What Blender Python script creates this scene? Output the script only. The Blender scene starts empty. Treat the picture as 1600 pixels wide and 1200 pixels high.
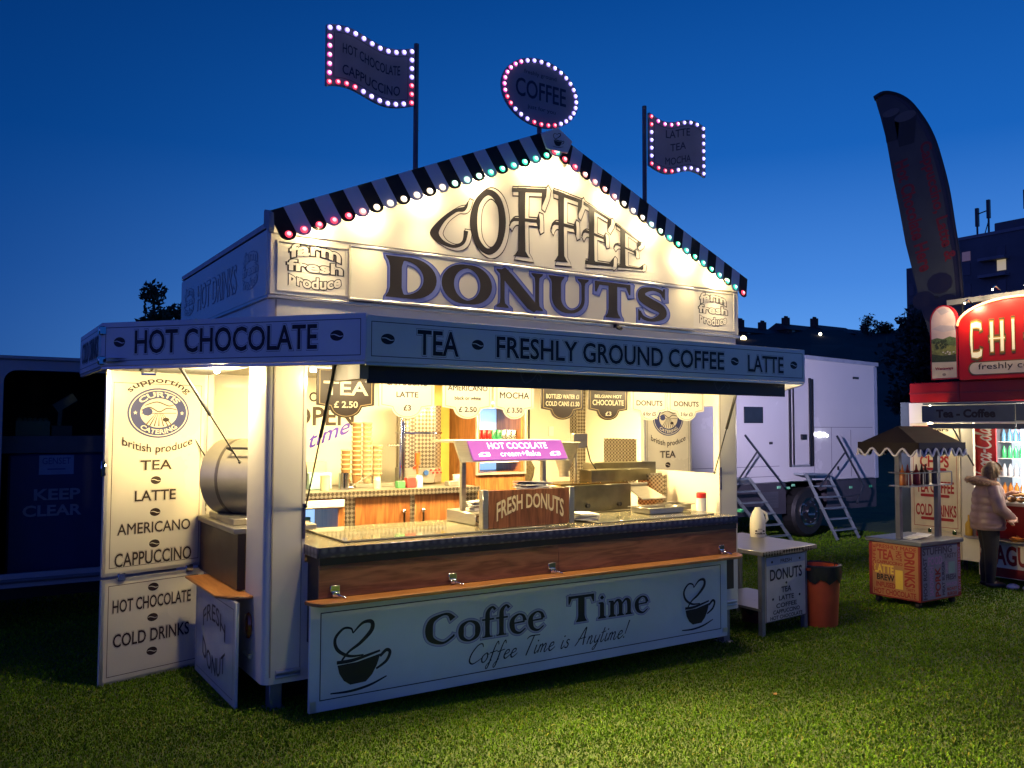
import bpy, bmesh, math, random
import numpy as np
from mathutils import Vector as V, Matrix
R = math.radians
random.seed(7)
rng = np.random.default_rng(11)
sc = bpy.context.scene
COL = sc.collection

# ------------------------------------------------------------------ camera
cam = bpy.data.cameras.new('camera'); camo = bpy.data.objects.new('camera', cam); COL.objects.link(camo)
th, pi_, ro = R(56.8), R(2.85), R(0.2)
fw0 = V((math.cos(th), math.sin(th), 0)); rt0 = V((math.sin(th), -math.cos(th), 0)); up0 = V((0, 0, 1))
fw = fw0*math.cos(pi_)+up0*math.sin(pi_); up = -fw0*math.sin(pi_)+up0*math.cos(pi_)
rt = rt0*math.cos(ro)+up*math.sin(ro); up = up*math.cos(ro)-rt0*math.sin(ro)
M = Matrix((( rt.x, up.x, -fw.x, -1.845), (rt.y, up.y, -fw.y, -5.975), (rt.z, up.z, -fw.z, 2.0), (0, 0, 0, 1)))
camo.matrix_world = M
cam.sensor_width = 36; cam.lens = 36*1330/1600; cam.clip_end = 2000
sc.camera = camo
sc.view_settings.view_transform = 'Standard'; sc.view_settings.look = 'None'
sc.view_settings.exposure = 0.0; sc.view_settings.gamma = 1.0
sc.cycles.use_denoising = True
sc.cycles.max_bounces = 6; sc.cycles.diffuse_bounces = 3; sc.cycles.glossy_bounces = 3; sc.cycles.transmission_bounces = 4
sc.cycles.sample_clamp_indirect = 4.0; sc.cycles.caustics_reflective = False; sc.cycles.caustics_refractive = False

# ------------------------------------------------------------------ dusk sky (world)
w = bpy.data.worlds.new('World'); sc.world = w; w.use_nodes = True
nt = w.node_tree; nd = nt.nodes; lk = nt.links
for n in list(nd): nd.remove(n)
out = nd.new('ShaderNodeOutputWorld'); bg = nd.new('ShaderNodeBackground')
tc = nd.new('ShaderNodeTexCoord'); sp = nd.new('ShaderNodeSeparateXYZ'); lk.new(tc.outputs['Generated'], sp.inputs[0])
def wramp(stops):
    r = nd.new('ShaderNodeValToRGB'); e = r.color_ramp.elements
    while len(e) < len(stops): e.new(0.5)
    for el, (p, c) in zip(e, stops): el.position = p; el.color = (*c, 1)
    lk.new(sp.outputs['Z'], r.inputs[0]); return r
back = wramp([(0.0, (.120, .165, .72)), (.2, (.058, .105, .58)), (.5, (.020, .052, .34)), (1, (.003, .018, .10))])
dim = wramp([(0.0, (.0065, .056, .245)), (.10, (.0040, .052, .25)), (.25, (.0006, .043, .222)), (.45, (.0003, .028, .155)), (1, (.002, .014, .085))])
bri = wramp([(0.0, (.18, .46, .98)), (.07, (.125, .37, .90)), (.16, (.062, .245, .74)), (.30, (.009, .122, .50)), (.5, (.001, .060, .30)), (1, (.002, .02, .11))])
dt = nd.new('ShaderNodeVectorMath'); dt.operation = 'DOT_PRODUCT'; lk.new(tc.outputs['Generated'], dt.inputs[0])
dt.inputs[1].default_value = (math.cos(R(14)), math.sin(R(14)), 0)
mr = nd.new('ShaderNodeMapRange'); mr.interpolation_type = 'SMOOTHSTEP'; lk.new(dt.outputs['Value'], mr.inputs[0])
mr.inputs[1].default_value = 0.05; mr.inputs[2].default_value = 1.0
mx = nd.new('ShaderNodeMixRGB'); lk.new(mr.outputs[0], mx.inputs[0]); lk.new(dim.outputs[0], mx.inputs[1]); lk.new(bri.outputs[0], mx.inputs[2])
# a trace of the physical twilight sky on top of the gradient
sky = nd.new('ShaderNodeTexSky')
try:
    sky.sky_type = 'NISHITA'; sky.sun_disc = False; sky.sun_elevation = R(-4); sky.sun_rotation = R(76)
except Exception: pass
m3 = nd.new('ShaderNodeMapRange'); m3.interpolation_type = 'SMOOTHSTEP'; lk.new(dt.outputs['Value'], m3.inputs[0]); m3.inputs[1].default_value = -.05; m3.inputs[2].default_value = -.7
mb_ = nd.new('ShaderNodeMixRGB'); lk.new(m3.outputs[0], mb_.inputs[0]); lk.new(mx.outputs[0], mb_.inputs[1]); lk.new(back.outputs[0], mb_.inputs[2]); mx = mb_
sm = nd.new('ShaderNodeMixRGB'); sm.blend_type = 'ADD'; sm.inputs[0].default_value = 0.01
lk.new(mx.outputs[0], sm.inputs[1]); lk.new(sky.outputs[0], sm.inputs[2])
lk.new(sm.outputs[0], bg.inputs[0]); bg.inputs[1].default_value = 1.0; lk.new(bg.outputs[0], out.inputs[0])

# ------------------------------------------------------------------ materials
MATS = {}
def mat(name, col, rough=.5, metal=0.0, var=.12, scale=6.0, bump=0.0, emit=None, es=0.0, coat=0.0, stretch=(1, 1, 1), trans=0.0):
    if name in MATS: return MATS[name]
    m = bpy.data.materials.new(name); m.use_nodes = True; N = m.node_tree.nodes; L = m.node_tree.links
    b = N['Principled BSDF']; b.inputs['Roughness'].default_value = rough; b.inputs['Metallic'].default_value = metal
    t = N.new('ShaderNodeTexCoord'); mp = N.new('ShaderNodeMapping'); mp.inputs['Scale'].default_value = stretch
    L.new(t.outputs['Object'], mp.inputs[0])
    nz = N.new('ShaderNodeTexNoise'); nz.inputs['Scale'].default_value = scale; nz.inputs['Detail'].default_value = 5; L.new(mp.outputs[0], nz.inputs[0])
    rp = N.new('ShaderNodeValToRGB'); e = rp.color_ramp.elements
    e[0].position = .3; e[1].position = .7
    e[0].color = (*[c*(1-var) for c in col], 1); e[1].color = (*[min(1, c*(1+var*.6)) for c in col], 1)
    L.new(nz.outputs[0], rp.inputs[0]); L.new(rp.outputs[0], b.inputs['Base Color'])
    mr = N.new('ShaderNodeMapRange'); mr.inputs[3].default_value = max(.02, rough*.8); mr.inputs[4].default_value = min(1, rough*1.2+.02)
    L.new(nz.outputs[0], mr.inputs[0]); L.new(mr.outputs[0], b.inputs['Roughness'])
    if bump:
        bp = N.new('ShaderNodeBump'); bp.inputs['Strength'].default_value = bump; bp.inputs['Distance'].default_value = .01
        L.new(nz.outputs[0], bp.inputs['Height']); L.new(bp.outputs[0], b.inputs['Normal'])
    if emit is not None:
        b.inputs['Emission Color'].default_value = (*emit, 1); b.inputs['Emission Strength'].default_value = es
    if coat: b.inputs['Coat Weight'].default_value = coat; b.inputs['Coat Roughness'].default_value = .06
    if trans: b.inputs['Transmission Weight'].default_value = trans
    MATS[name] = m; return m
def wood(name, c1, c2, rough=.35, axis='x', scale=1.0):
    m = bpy.data.materials.new(name); m.use_nodes = True; N = m.node_tree.nodes; L = m.node_tree.links; b = N['Principled BSDF']
    t = N.new('ShaderNodeTexCoord'); mp = N.new('ShaderNodeMapping')
    mp.inputs['Scale'].default_value = {'x': (1.0, 9, 9), 'y': (9, 1.0, 9), 'z': (9, 9, 1.0)}[axis]
    L.new(t.outputs['Object'], mp.inputs[0])
    n1 = N.new('ShaderNodeTexNoise'); n1.inputs['Scale'].default_value = 1.1*scale; n1.inputs['Detail'].default_value = 3; n1.inputs['Distortion'].default_value = .6
    L.new(mp.outputs[0], n1.inputs[0])
    wv = N.new('ShaderNodeMath'); wv.operation = 'MULTIPLY'; wv.inputs[1].default_value = 9.0; L.new(n1.outputs[0], wv.inputs[0])
    fr = N.new('ShaderNodeMath'); fr.operation = 'PINGPONG'; fr.inputs[1].default_value = 1.0; L.new(wv.outputs[0], fr.inputs[0])
    n2 = N.new('ShaderNodeTexNoise'); n2.inputs['Scale'].default_value = 9*scale; n2.inputs['Detail'].default_value = 6; L.new(mp.outputs[0], n2.inputs[0])
    mx = N.new('ShaderNodeMath'); mx.operation = 'MULTIPLY_ADD'; mx.inputs[1].default_value = .55; L.new(fr.outputs[0], mx.inputs[0])
    m2 = N.new('ShaderNodeMath'); m2.operation = 'MULTIPLY'; m2.inputs[1].default_value = .6; L.new(n2.outputs[0], m2.inputs[0]); L.new(m2.outputs[0], mx.inputs[2])
    rp = N.new('ShaderNodeValToRGB'); e = rp.color_ramp.elements; e[0].position = .2; e[0].color = (*c1, 1); e[1].position = .85; e[1].color = (*c2, 1)
    L.new(mx.outputs[0], rp.inputs[0]); L.new(rp.outputs[0], b.inputs['Base Color']); b.inputs['Roughness'].default_value = rough
    MATS[name] = m; return m
def plate(name, c1, c2, scale=40, metal=.9, rough=.3, kind='check'):
    """embossed metal sheet: diamonds stand proud of a darker field"""
    m = bpy.data.materials.new(name); m.use_nodes = True; N = m.node_tree.nodes; L = m.node_tree.links; b = N['Principled BSDF']
    t = N.new('ShaderNodeTexCoord'); mp = N.new('ShaderNodeMapping')
    mp.inputs['Rotation'].default_value = (0, R(45), 0) if kind == 'check' else (0, 0, 0)
    mp.inputs['Location'].default_value = (.0031, .0047, .0023)
    L.new(t.outputs['Object'], mp.inputs[0])
    if kind == 'check':
        c = N.new('ShaderNodeTexChecker'); c.inputs['Scale'].default_value = scale; L.new(mp.outputs[0], c.inputs[0]); o = c.outputs['Fac']
    else:
        c = N.new('ShaderNodeTexVoronoi'); c.inputs['Scale'].default_value = scale; c.inputs['Randomness'].default_value = .12; L.new(mp.outputs[0], c.inputs[0]); o = c.outputs['Distance']
    rp = N.new('ShaderNodeValToRGB'); e = rp.color_ramp.elements; e[0].position = .25; e[1].position = .6; e[0].color = (*c1, 1); e[1].color = (*c2, 1)
    L.new(o, rp.inputs[0]); L.new(rp.outputs[0], b.inputs['Base Color'])
    bp = N.new('ShaderNodeBump'); bp.inputs['Strength'].default_value = .7; bp.inputs['Distance'].default_value = .006; L.new(o, bp.inputs['Height']); L.new(bp.outputs[0], b.inputs['Normal'])
    b.inputs['Metallic'].default_value = metal; b.inputs['Roughness'].default_value = rough
    MATS[name] = m; return m
def glow(name, col, strength):
    if name in MATS: return MATS[name]
    return mat(name, tuple(.6*c+.2 for c in col), .4, emit=col, es=strength, var=.05)

cream = mat('cream_paint', (.76, .72, .63), .22, var=.05, scale=1.3, coat=.3)
panel = mat('panel_white', (.68, .69, .70), .32, var=.10, scale=2.2)
creamd = mat('cream_panel', (.74, .69, .56), .25, var=.06, scale=1.5, coat=.2)
trimw = mat('aluminium_trim', (.62, .61, .60), .3, .7, var=.08)
steel = mat('stainless_steel', (.44, .42, .38), .30, .78, var=.10, scale=9, stretch=(1, 1, 8))
chrome = mat('chrome', (.75, .75, .78), .1, 1.0, var=.05)
dark = mat('dark_lettering', (.008, .005, .007), .55, var=.1)
brown = mat('brown_lettering', (.022, .009, .005), .55, var=.1)
bluel = mat('blue_lettering_edge', (.055, .08, .36), .5, var=.06)
purpl = mat('purple_lettering', (.06, .02, .42), .4, var=.06)
black = mat('black_rubber', (.012, .012, .013), .55, var=.2)
blackm = mat('black_paint', (.014, .013, .016), .35, var=.2)
navy = mat('dark_pelmet', (.018, .013, .018), .45, var=.2)
whitep = mat('white_plastic', (.80, .80, .77), .35, var=.04)
redp = mat('red_plastic', (.50, .02, .02), .35, var=.08)
redpaint = mat('red_paint', (.34, .006, .004), .4, var=.08)
darkred = mat('dark_red_lettering', (.24, .012, .014), .4, var=.08)
greyp = mat('grey_paint', (.075, .10, .12), .4, var=.1)
darkint = mat('dark_interior', (.010, .011, .014), .7, var=.2)
walnut = wood('walnut_laminate', (.12, .050, .027), (.27, .125, .070))
orangew = wood('beech_shelf', (.36, .14, .035), (.50, .22, .07), axis='x')
orangewy = wood('beech_shelf_side', (.36, .14, .035), (.50, .22, .07), axis='y')
cabw = wood('cabinet_wood', (.16, .055, .018), (.32, .13, .045), axis='z')
dplate = plate('diamond_plate', (.20, .17, .14), (.58, .53, .45), 34)
ropem = plate('embossed_edge', (.26, .26, .36), (.07, .07, .13), 15, .75, .3, kind='vor')
glassm = mat('counter_glass', (.40, .38, .27), .05, 0.0, var=.05, coat=1.0)
paper = mat('white_paper', (.82, .80, .76), .6, var=.05)
cupm = mat('brown_paper_cup', (.17, .085, .03), .6, var=.08)
cupp = mat('patterned_cup', (.26, .19, .11), .6, var=.7, scale=45)

# ------------------------------------------------------------------ mesh builder
class Fr:                                    # a flat drawing frame on a surface: origin, right, up; normal faces the viewer
    def __init__(s, O, U, W=(0, 0, 1)):
        s.O = V(O); s.U = V(U).normalized(); s.W = V(W).normalized(); s.N = s.U.cross(s.W)
    def p(s, u, v, d=0.0): return s.O+s.U*u+s.W*v+s.N*d
class MB:
    def __init__(s): s.v = []; s.f = []; s.m = []
    def add(s, vs, fs, mi=0):
        b = len(s.v); s.v += [tuple(x) for x in vs]; s.f += [tuple(i+b for i in f) for f in fs]; s.m += [mi]*len(fs); return s
    def box(s, x0, x1, y0, y1, z0, z1, mi=0):
        return s.add([(x0, y0, z0), (x1, y0, z0), (x1, y1, z0), (x0, y1, z0), (x0, y0, z1), (x1, y0, z1), (x1, y1, z1), (x0, y1, z1)],
                     [(0, 3, 2, 1), (4, 5, 6, 7), (0, 1, 5, 4), (1, 2, 6, 5), (2, 3, 7, 6), (3, 0, 4, 7)], mi)
    def fbox(s, fr, u0, u1, v0, v1, d0, d1, mi=0):
        P = [fr.p(u, v, d) for d in (d0, d1) for u, v in ((u0, v0), (u1, v0), (u1, v1), (u0, v1))]
        return s.add(P, [(0, 3, 2, 1), (4, 5, 6, 7), (0, 1, 5, 4), (1, 2, 6, 5), (2, 3, 7, 6), (3, 0, 4, 7)], mi)
    def bar(s, a, b, w, h=None, mi=0, upv=(0, 0, 1)):
        h = h or w; a = V(a); b = V(b); t = (b-a).normalized(); u = V(upv)
        if abs(t.dot(u)) > .98: u = V((1, 0, 0))
        x = t.cross(u).normalized(); y = x.cross(t)
        P = [q+x*(i*w/2)+y*(j*h/2) for q in (a, b) for i, j in ((-1, -1), (1, -1), (1, 1), (-1, 1))]
        return s.add(P, [(0, 3, 2, 1), (4, 5, 6, 7), (0, 1, 5, 4), (1, 2, 6, 5), (2, 3, 7, 6), (3, 0, 4, 7)], mi)
    def tube(s, pts, r, n=8, mi=0, caps=True):
        pts = [V(p) for p in pts]
        if not isinstance(r, (list, tuple)): pts = [p for i, p in enumerate(pts) if i == 0 or (p-pts[i-1]).length > 1e-6]
        k = len(pts); rr = r if isinstance(r, (list, tuple)) else [r]*k
        ring = []; u = None
        for i, p in enumerate(pts):
            t = (pts[min(i+1, k-1)]-pts[max(i-1, 0)]).normalized()
            if u is None:
                u = t.orthogonal().normalized()
            u = (u-t*u.dot(t)).normalized(); x = t.cross(u)
            ring.append([p+(u*math.cos(a)+x*math.sin(a))*rr[i] for a in [2*math.pi*j/n for j in range(n)]])
        vs = [q for r_ in ring for q in r_]; fs = []
        for i in range(k-1):
            for j in range(n): fs.append((i*n+j, i*n+(j+1) % n, (i+1)*n+(j+1) % n, (i+1)*n+j))
        if caps: fs.append(tuple(range(n))[::-1]); fs.append(tuple((k-1)*n+j for j in range(n)))
        return s.add(vs, fs, mi)
    def lathe(s, c, prof, n=16, mi=0, sx=1, sy=1):
        c = V(c); vs = []; fs = []; k = len(prof)
        for r, z in prof:
            for j in range(n):
                a = 2*math.pi*j/n; vs.append(c+V((r*math.cos(a)*sx, r*math.sin(a)*sy, z)))
        for i in range(k-1):
            for j in range(n): fs.append((i*n+j, i*n+(j+1) % n, (i+1)*n+(j+1) % n, (i+1)*n+j))
        fs.append(tuple(range(n))[::-1]); fs.append(tuple((k-1)*n+j for j in range(n)))
        return s.add(vs, fs, mi)
    def prism(s, fr, poly, d0, d1, mi=0):
        n = len(poly); P = [fr.p(u, v, d) for d in (d0, d1) for u, v in poly]
        fs = [tuple(range(n))[::-1], tuple(range(n, 2*n))]+[(i, (i+1) % n, n+(i+1) % n, n+i) for i in range(n)]
        return s.add(P, fs, mi)
    def flat(s, fr, poly, d=0, mi=0): return s.add([fr.p(u, v, d) for u, v in poly], [tuple(range(len(poly)))], mi)
    def sph(s, c, r, n=10, mi=0, sc_=(1, 1, 1)):
        prof = [(max(1e-4, r*math.sin(math.pi*i/n)), -r*math.cos(math.pi*i/n)*sc_[2]) for i in range(n+1)]
        return s.lathe(c, prof, n+2, mi, sc_[0], sc_[1])
    def border(s, fr, u0, v0, u1, v1, t, d, mi=0):
        for a, b, c, e in ((u0, v0, u1, v0+t), (u0, v1-t, u1, v1), (u0, v0+t, u0+t, v1-t), (u1-t, v0+t, u1, v1-t)):
            s.flat(fr, [(a, b), (c, b), (c, e), (a, e)], d, mi)
        return s
    def build(s, name, mats, parent=None, label=None, bevel=0.0, flat=False, smooth=True):
        me = bpy.data.meshes.new(name); off = V((0, 0, 0))
        if parent is not None:
            q = parent
            while q is not None: off += q.location; q = q.parent
        me.from_pydata([(x-off.x, y-off.y, z-off.z) for x, y, z in s.v], [], s.f)
        mats = mats if isinstance(mats, (list, tuple)) else [mats]
        for m in mats: me.materials.append(m)
        me.polygons.foreach_set('material_index', s.m)
        if not flat:
            bm = bmesh.new(); bm.from_mesh(me); bmesh.ops.recalc_face_normals(bm, faces=bm.faces)
            if bevel:
                es = [e for e in bm.edges if len(e.link_faces) == 2 and e.calc_face_angle(0) > R(35)]
                nf = bmesh.ops.bevel(bm, geom=es, offset=bevel, segments=2, affect='EDGES', clamp_overlap=True)['faces']
                for f in bm.faces: f.smooth = False
                for f in nf: f.smooth = True
            bm.to_mesh(me); bm.free()
            if smooth and not bevel:
                me.polygons.foreach_set('use_smooth', [True]*len(me.polygons)); me.set_sharp_from_angle(angle=R(38))
        me.update()
        o = bpy.data.objects.new(name, me); COL.objects.link(o)
        if parent is not None: o.parent = parent
        if label: o['label'] = label
        return o
def tag(o, label=None, cat=None, group=None, kind=None):
    for k, v in (('label', label), ('category', cat), ('group', group), ('kind', kind)):
        if v: o[k] = v
    return o
def thing(name, loc, label, cat, group=None):
    o = bpy.data.objects.new(name, None); o.empty_display_size = .1; COL.objects.link(o); o.location = loc
    return tag(o, label, cat, group)
def part_at(src, parent, wpos, rootloc):
    c = src.copy(); COL.objects.link(c); c.parent = parent; c.location = V(wpos)-V(rootloc); return c
def copy_tree(o, delta, label=None):
    c = o.copy(); COL.objects.link(c); c.location = o.location+V(delta)
    if label: c['label'] = label
    for ch in list(o.children):
        k = ch.copy(); COL.objects.link(k); k.parent = c
        for g in list(ch.children):
            q = g.copy(); COL.objects.link(q); q.parent = k
    return c

# ------------------------------------------------------------------ lettering
_tc = {}
def text2d(s, off=0.0, sp=1.0):
    k = (s, round(off, 4), sp)
    if k in _tc: return _tc[k]
    c = bpy.data.curves.new('lettering_curve', 'FONT'); c.body = s; c.offset = off; c.space_character = sp; c.resolution_u = 3
    o = bpy.data.objects.new('lettering_curve', c); m = o.to_mesh()
    vs = [(v.co.x, v.co.y) for v in m.vertices]; fs = [tuple(p.vertices) for p in m.polygons]
    o.to_mesh_clear(); bpy.data.objects.remove(o); bpy.data.curves.remove(c)
    _tc[k] = (vs, fs); return _tc[k]
def letters(mb, s, fr, box, mi=0, d=.002, bold=.012, warp=None, sp=1.0, ring=None, fit=True):
    """s fitted into box (u0,v0,u1,v1) on frame fr; ring=[(offset, material, depth)] are wider copies behind it"""
    vs0, _ = text2d(s, bold, sp)
    xs = [a for a, b in vs0]; ys = [b for a, b in vs0]; x0, x1, y0, y1 = min(xs), max(xs), min(ys), max(ys)
    u0, v0, u1, v1 = box; su = (u1-u0)/(x1-x0); sv = (v1-v0)/(y1-y0)
    for off, m_, dd in [(0, mi, d)]+list(ring or []):
        o_ = bold+off; sh = ((0, 0),)
        if 'M' in s and o_ > .004:       # the letter M folds over when fattened: thicken it by shifted copies instead
            q = o_*.8; sh = ((q, 0), (-q, 0), (0, q), (0, -q)) if o_ < .03 else ((q, 0), (-q, 0), (0, q), (0, -q), (q*.7, q*.7), (-q*.7, q*.7), (q*.7, -q*.7), (-q*.7, -q*.7)); o_ = 0
        vs, fs = text2d(s, o_, sp)
        for k_, (ox, oy) in enumerate(sh):
            P = []
            for a, b in vs:
                u = u0+(a+ox-x0)*su; v = v0+(b+oy-y0)*sv
                if warp: u, v = warp(u, v)
                P.append(fr.p(u, v, dd+.00006*k_))
            mb.add(P, fs, m_)
def arc(cu, cv, rad, sgn=1):
    """wrap a line of text written round (cu, 0..h) on a circle; sgn=1 arches up, -1 hangs like a smile"""
    def f(u, v):
        t = (u-cu)/rad; r = rad+v*sgn
        return cu+r*math.sin(t), cv+sgn*(r*math.cos(t))
    return f
def cat(pts, closed=False, n=6):
    P = [tuple(p) for p in pts]; k = len(P); out = []
    rngk = range(k if closed else k-1)
    for i in rngk:
        g = lambda j: P[j % k] if closed else P[max(0, min(k-1, j))]
        a, b, c, e = g(i-1), g(i), g(i+1), g(i+2)
        for q in range(n):
            t = q/n
            out.append(tuple(.5*(2*b[z]+(c[z]-a[z])*t+(2*a[z]-5*b[z]+4*c[z]-e[z])*t*t+(3*b[z]-a[z]-3*c[z]+e[z])*t**3) for z in range(3)))
    if not closed: out.append(P[-1])
    return out
def pen(mb, strokes, fr, o, su, sv, mi=0, d=.002, ex=0.0, shear=0.0, warp=None, shift=(0, 0)):
    """strokes: (points (x,y,width), smooth, closed)"""
    dd = d
    for pts, smooth, closed in strokes:
        P = cat(pts, closed) if smooth else [tuple(p) for p in pts]
        k = len(P); L = []
        for i, (x, y, wd) in enumerate(P):
            a = P[(i-1) % k] if closed else P[max(0, i-1)]; b = P[(i+1) % k] if closed else P[min(k-1, i+1)]
            tx, ty = b[0]-a[0], b[1]-a[1]; l = math.hypot(tx, ty) or 1; tx /= l; ty /= l
            if not closed and ex:
                if i == 0: x -= tx*ex; y -= ty*ex
                if i == k-1: x += tx*ex; y += ty*ex
            h = wd/2+ex; L.append(((x-ty*h, y+tx*h), (x+ty*h, y-tx*h)))
        Q = []
        for pr in L:
            for x, y in pr:
                x += shift[0]; y += shift[1]
                u, v = o[0]+(x+shear*y)*su, o[1]+y*sv
                if warp: u, v = warp(u, v)
                Q.append(fr.p(u, v, dd))
        fs = [(2*i, 2*i+1, 2*((i+1) % k)+1, 2*((i+1) % k)) for i in range(k if closed else k-1)]
        mb.add(Q, fs, mi); dd += .00015
def fl(x, y0, y1, w, l):        # stem with flared feet
    return ([(x, y0, l), (x, y0+.045, l*.92), (x, y0+.12, w*1.25), (x, y0+.25, w), (x, y1-.25, w), (x, y1-.12, w*1.25), (x, y1-.045, l*.92), (x, y1, l)], False, False)
SER = {  # wide heavy serif capitals, cell height 1
 'D': (1.12, [fl(.24, 0, 1, .24, .42), ([(.25, .955, .09)]+[(.45+.50*math.cos(R(a)), .5+.455*math.sin(R(a)), .09+.19*abs(math.cos(R(a)))**1.2) for a in range(90, -91, -10)]+[(.25, .045, .09)], False, False)]),
 'O': (1.15, [([(.57+.43*math.cos(R(a)), .5+.455*math.sin(R(a)), .09+.18*abs(math.cos(R(a)))**1.2) for a in range(0, 360, 10)], False, True)]),
 'N': (1.2, [fl(.16, 0, 1, .10, .30), ([(.14, 1, .20), (.30, .80, .26), (.86, .12, .26), (.98, .0, .16)], False, False), fl(1.0, .0, 1, .10, .30)]),
 'U': (1.15, [([(.22, 1, .42), (.22, .95, .38), (.22, .88, .28), (.22, .8, .24), (.22, .45, .24)]+[(.57+.35*math.cos(R(a)), .42+.365*math.sin(R(a)), .09+.15*max(0, -math.cos(R(a)))**1.1) for a in range(180, 361, 12)]+[(.92, .45, .09), (.92, .8, .09), (.92, .88, .12), (.92, .95, .28), (.92, 1, .32)], False, False)]),
 'T': (1.1, [([(.52, 0, .44), (.52, .045, .4), (.52, .12, .3), (.52, .25, .25), (.52, .95, .25)], False, False), ([(.03, .95, .1), (1.01, .95, .1)], False, False), ([(.04, 1, .05), (.08, .9, .13), (.04, .7, .04)], False, False), ([(1.0, 1, .05), (.96, .9, .13), (1.0, .7, .04)], False, False)]),
 'S': (.98, [([(.84, .74, .06), (.76, .9, .11), (.5, .955, .10), (.22, .87, .19), (.2, .68, .25), (.45, .53, .28), (.76, .39, .26), (.8, .2, .21), (.5, .045, .10), (.22, .1, .11), (.12, .28, .06)], True, False), ([(.86, 1, .05), (.84, .85, .09), (.87, .68, .03)], False, False), ([(.10, 0, .05), (.12, .15, .09), (.09, .33, .03)], False, False)]),
 'C': (1.0, [([(.86, .78, .2), (.72, .95, .10), (.5, .955, .08), (.2, .8, .18), (.12, .5, .24), (.2, .2, .18), (.55, .045, .08), (.85, .2, .07), (.9, .27, .05)], True, False)]),
}
SCR = {  # round-hand monoline letters, x-height .45, ascender 1 (sheared when drawn)
 'C': (.72, [([(.70, .80, .05), (.58, .98, .06), (.35, .92, .07), (.12, .55, .08), (.10, .18, .08), (.32, .0, .07), (.62, .12, .05), (.76, .22, .04)], True, False)]),
 'o': (.42, [([(.22, .44, .06), (.06, .28, .07), (.10, .04, .07), (.25, .0, .06), (.36, .2, .07), (.30, .42, .06)], True, True), ([(.32, .40, .05), (.44, .36, .04)], False, False)]),
 'f': (.40, [([(.40, .80, .05), (.30, .98, .06), (.20, .7, .07), (.14, .1, .08), (.08, -.30, .07), (.0, -.36, .05), (-.02, -.2, .05), (.2, .05, .05)], True, False), ([(.0, .42, .06), (.42, .50, .05)], False, False)]),
 'e': (.38, [([(.04, .2, .05), (.28, .30, .05), (.26, .44, .06), (.12, .40, .07), (.05, .15, .08), (.16, .0, .07), (.36, .12, .05), (.42, .2, .04)], True, False)]),
 'T': (.62, [([(.02, .84, .05), (.2, .98, .07), (.78, .98, .05)], True, False), ([(.42, .97, .07), (.30, .4, .08), (.22, -.04, .08)], True, False)]),
 'i': (.22, [([(.10, .45, .07), (.06, .08, .07), (.14, .0, .06), (.26, .15, .04)], True, False), ([(.12, .62, .08), (.14, .70, .08)], False, False)]),
 'm': (.62, [([(.08, .44, .06), (.03, .0, .07)], False, False), ([(.05, .25, .05), (.18, .44, .06), (.24, .36, .07), (.20, .0, .07)], True, False), ([(.22, .25, .05), (.38, .44, .06), (.45, .36, .07), (.42, .06, .07), (.50, .0, .05), (.62, .15, .04)], True, False)]),
 's': (.32, [([(.28, .40, .05), (.16, .45, .06), (.10, .34, .07), (.24, .18, .07), (.18, .02, .07), (.02, .06, .05)], True, False)]),
 'A': (.74, [([(.0, .0, .06), (.18, .3, .07), (.48, .98, .07), (.50, .5, .08), (.54, .0, .08)], True, False), ([(.12, .36, .05), (.62, .42, .05)], False, False)]),
 'n': (.42, [([(.08, .44, .06), (.03, .0, .07)], False, False), ([(.05, .22, .05), (.2, .44, .06), (.27, .36, .07), (.24, .05, .07), (.32, .0, .05), (.42, .15, .04)], True, False)]),
 'y': (.40, [([(.08, .44, .06), (.06, .12, .07), (.16, .02, .06), (.30, .2, .05)], True, False), ([(.36, .44, .06), (.28, .0, .07), (.16, -.34, .06), (.04, -.28, .05), (.36, .06, .04)], True, False)]),
 't': (.28, [([(.16, .80, .07), (.08, .12, .07), (.16, .0, .06), (.28, .15, .04)], True, False), ([(.0, .52, .05), (.30, .58, .05)], False, False)]),
 '!': (.25, [([(.22, 1.0, .09), (.12, .22, .05)], False, False), ([(.07, .0, .09), (.09, .08, .09)], False, False)]),
 'c': (.36, [([(.30, .36, .05), (.20, .45, .06), (.06, .28, .08), (.10, .02, .08), (.26, .04, .06), (.38, .2, .04)], True, False)]),
 'a': (.44, [([(.32, .38, .05), (.18, .45, .06), (.05, .22, .08), (.12, .0, .07), (.30, .2, .05)], True, False), ([(.36, .45, .06), (.30, .06, .07), (.38, .0, .05), (.46, .14, .04)], True, False)]),
 'l': (.26, [([(.05, .2, .05), (.26, .8, .05), (.2, .98, .06), (.10, .6, .08), (.08, .06, .08), (.18, .0, .06), (.28, .15, .04)], True, False)]),
 '-': (.34, [([(.05, .28, .08), (.28, .30, .08)], False, False)]),
 ' ': (.35, []),
}
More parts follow.
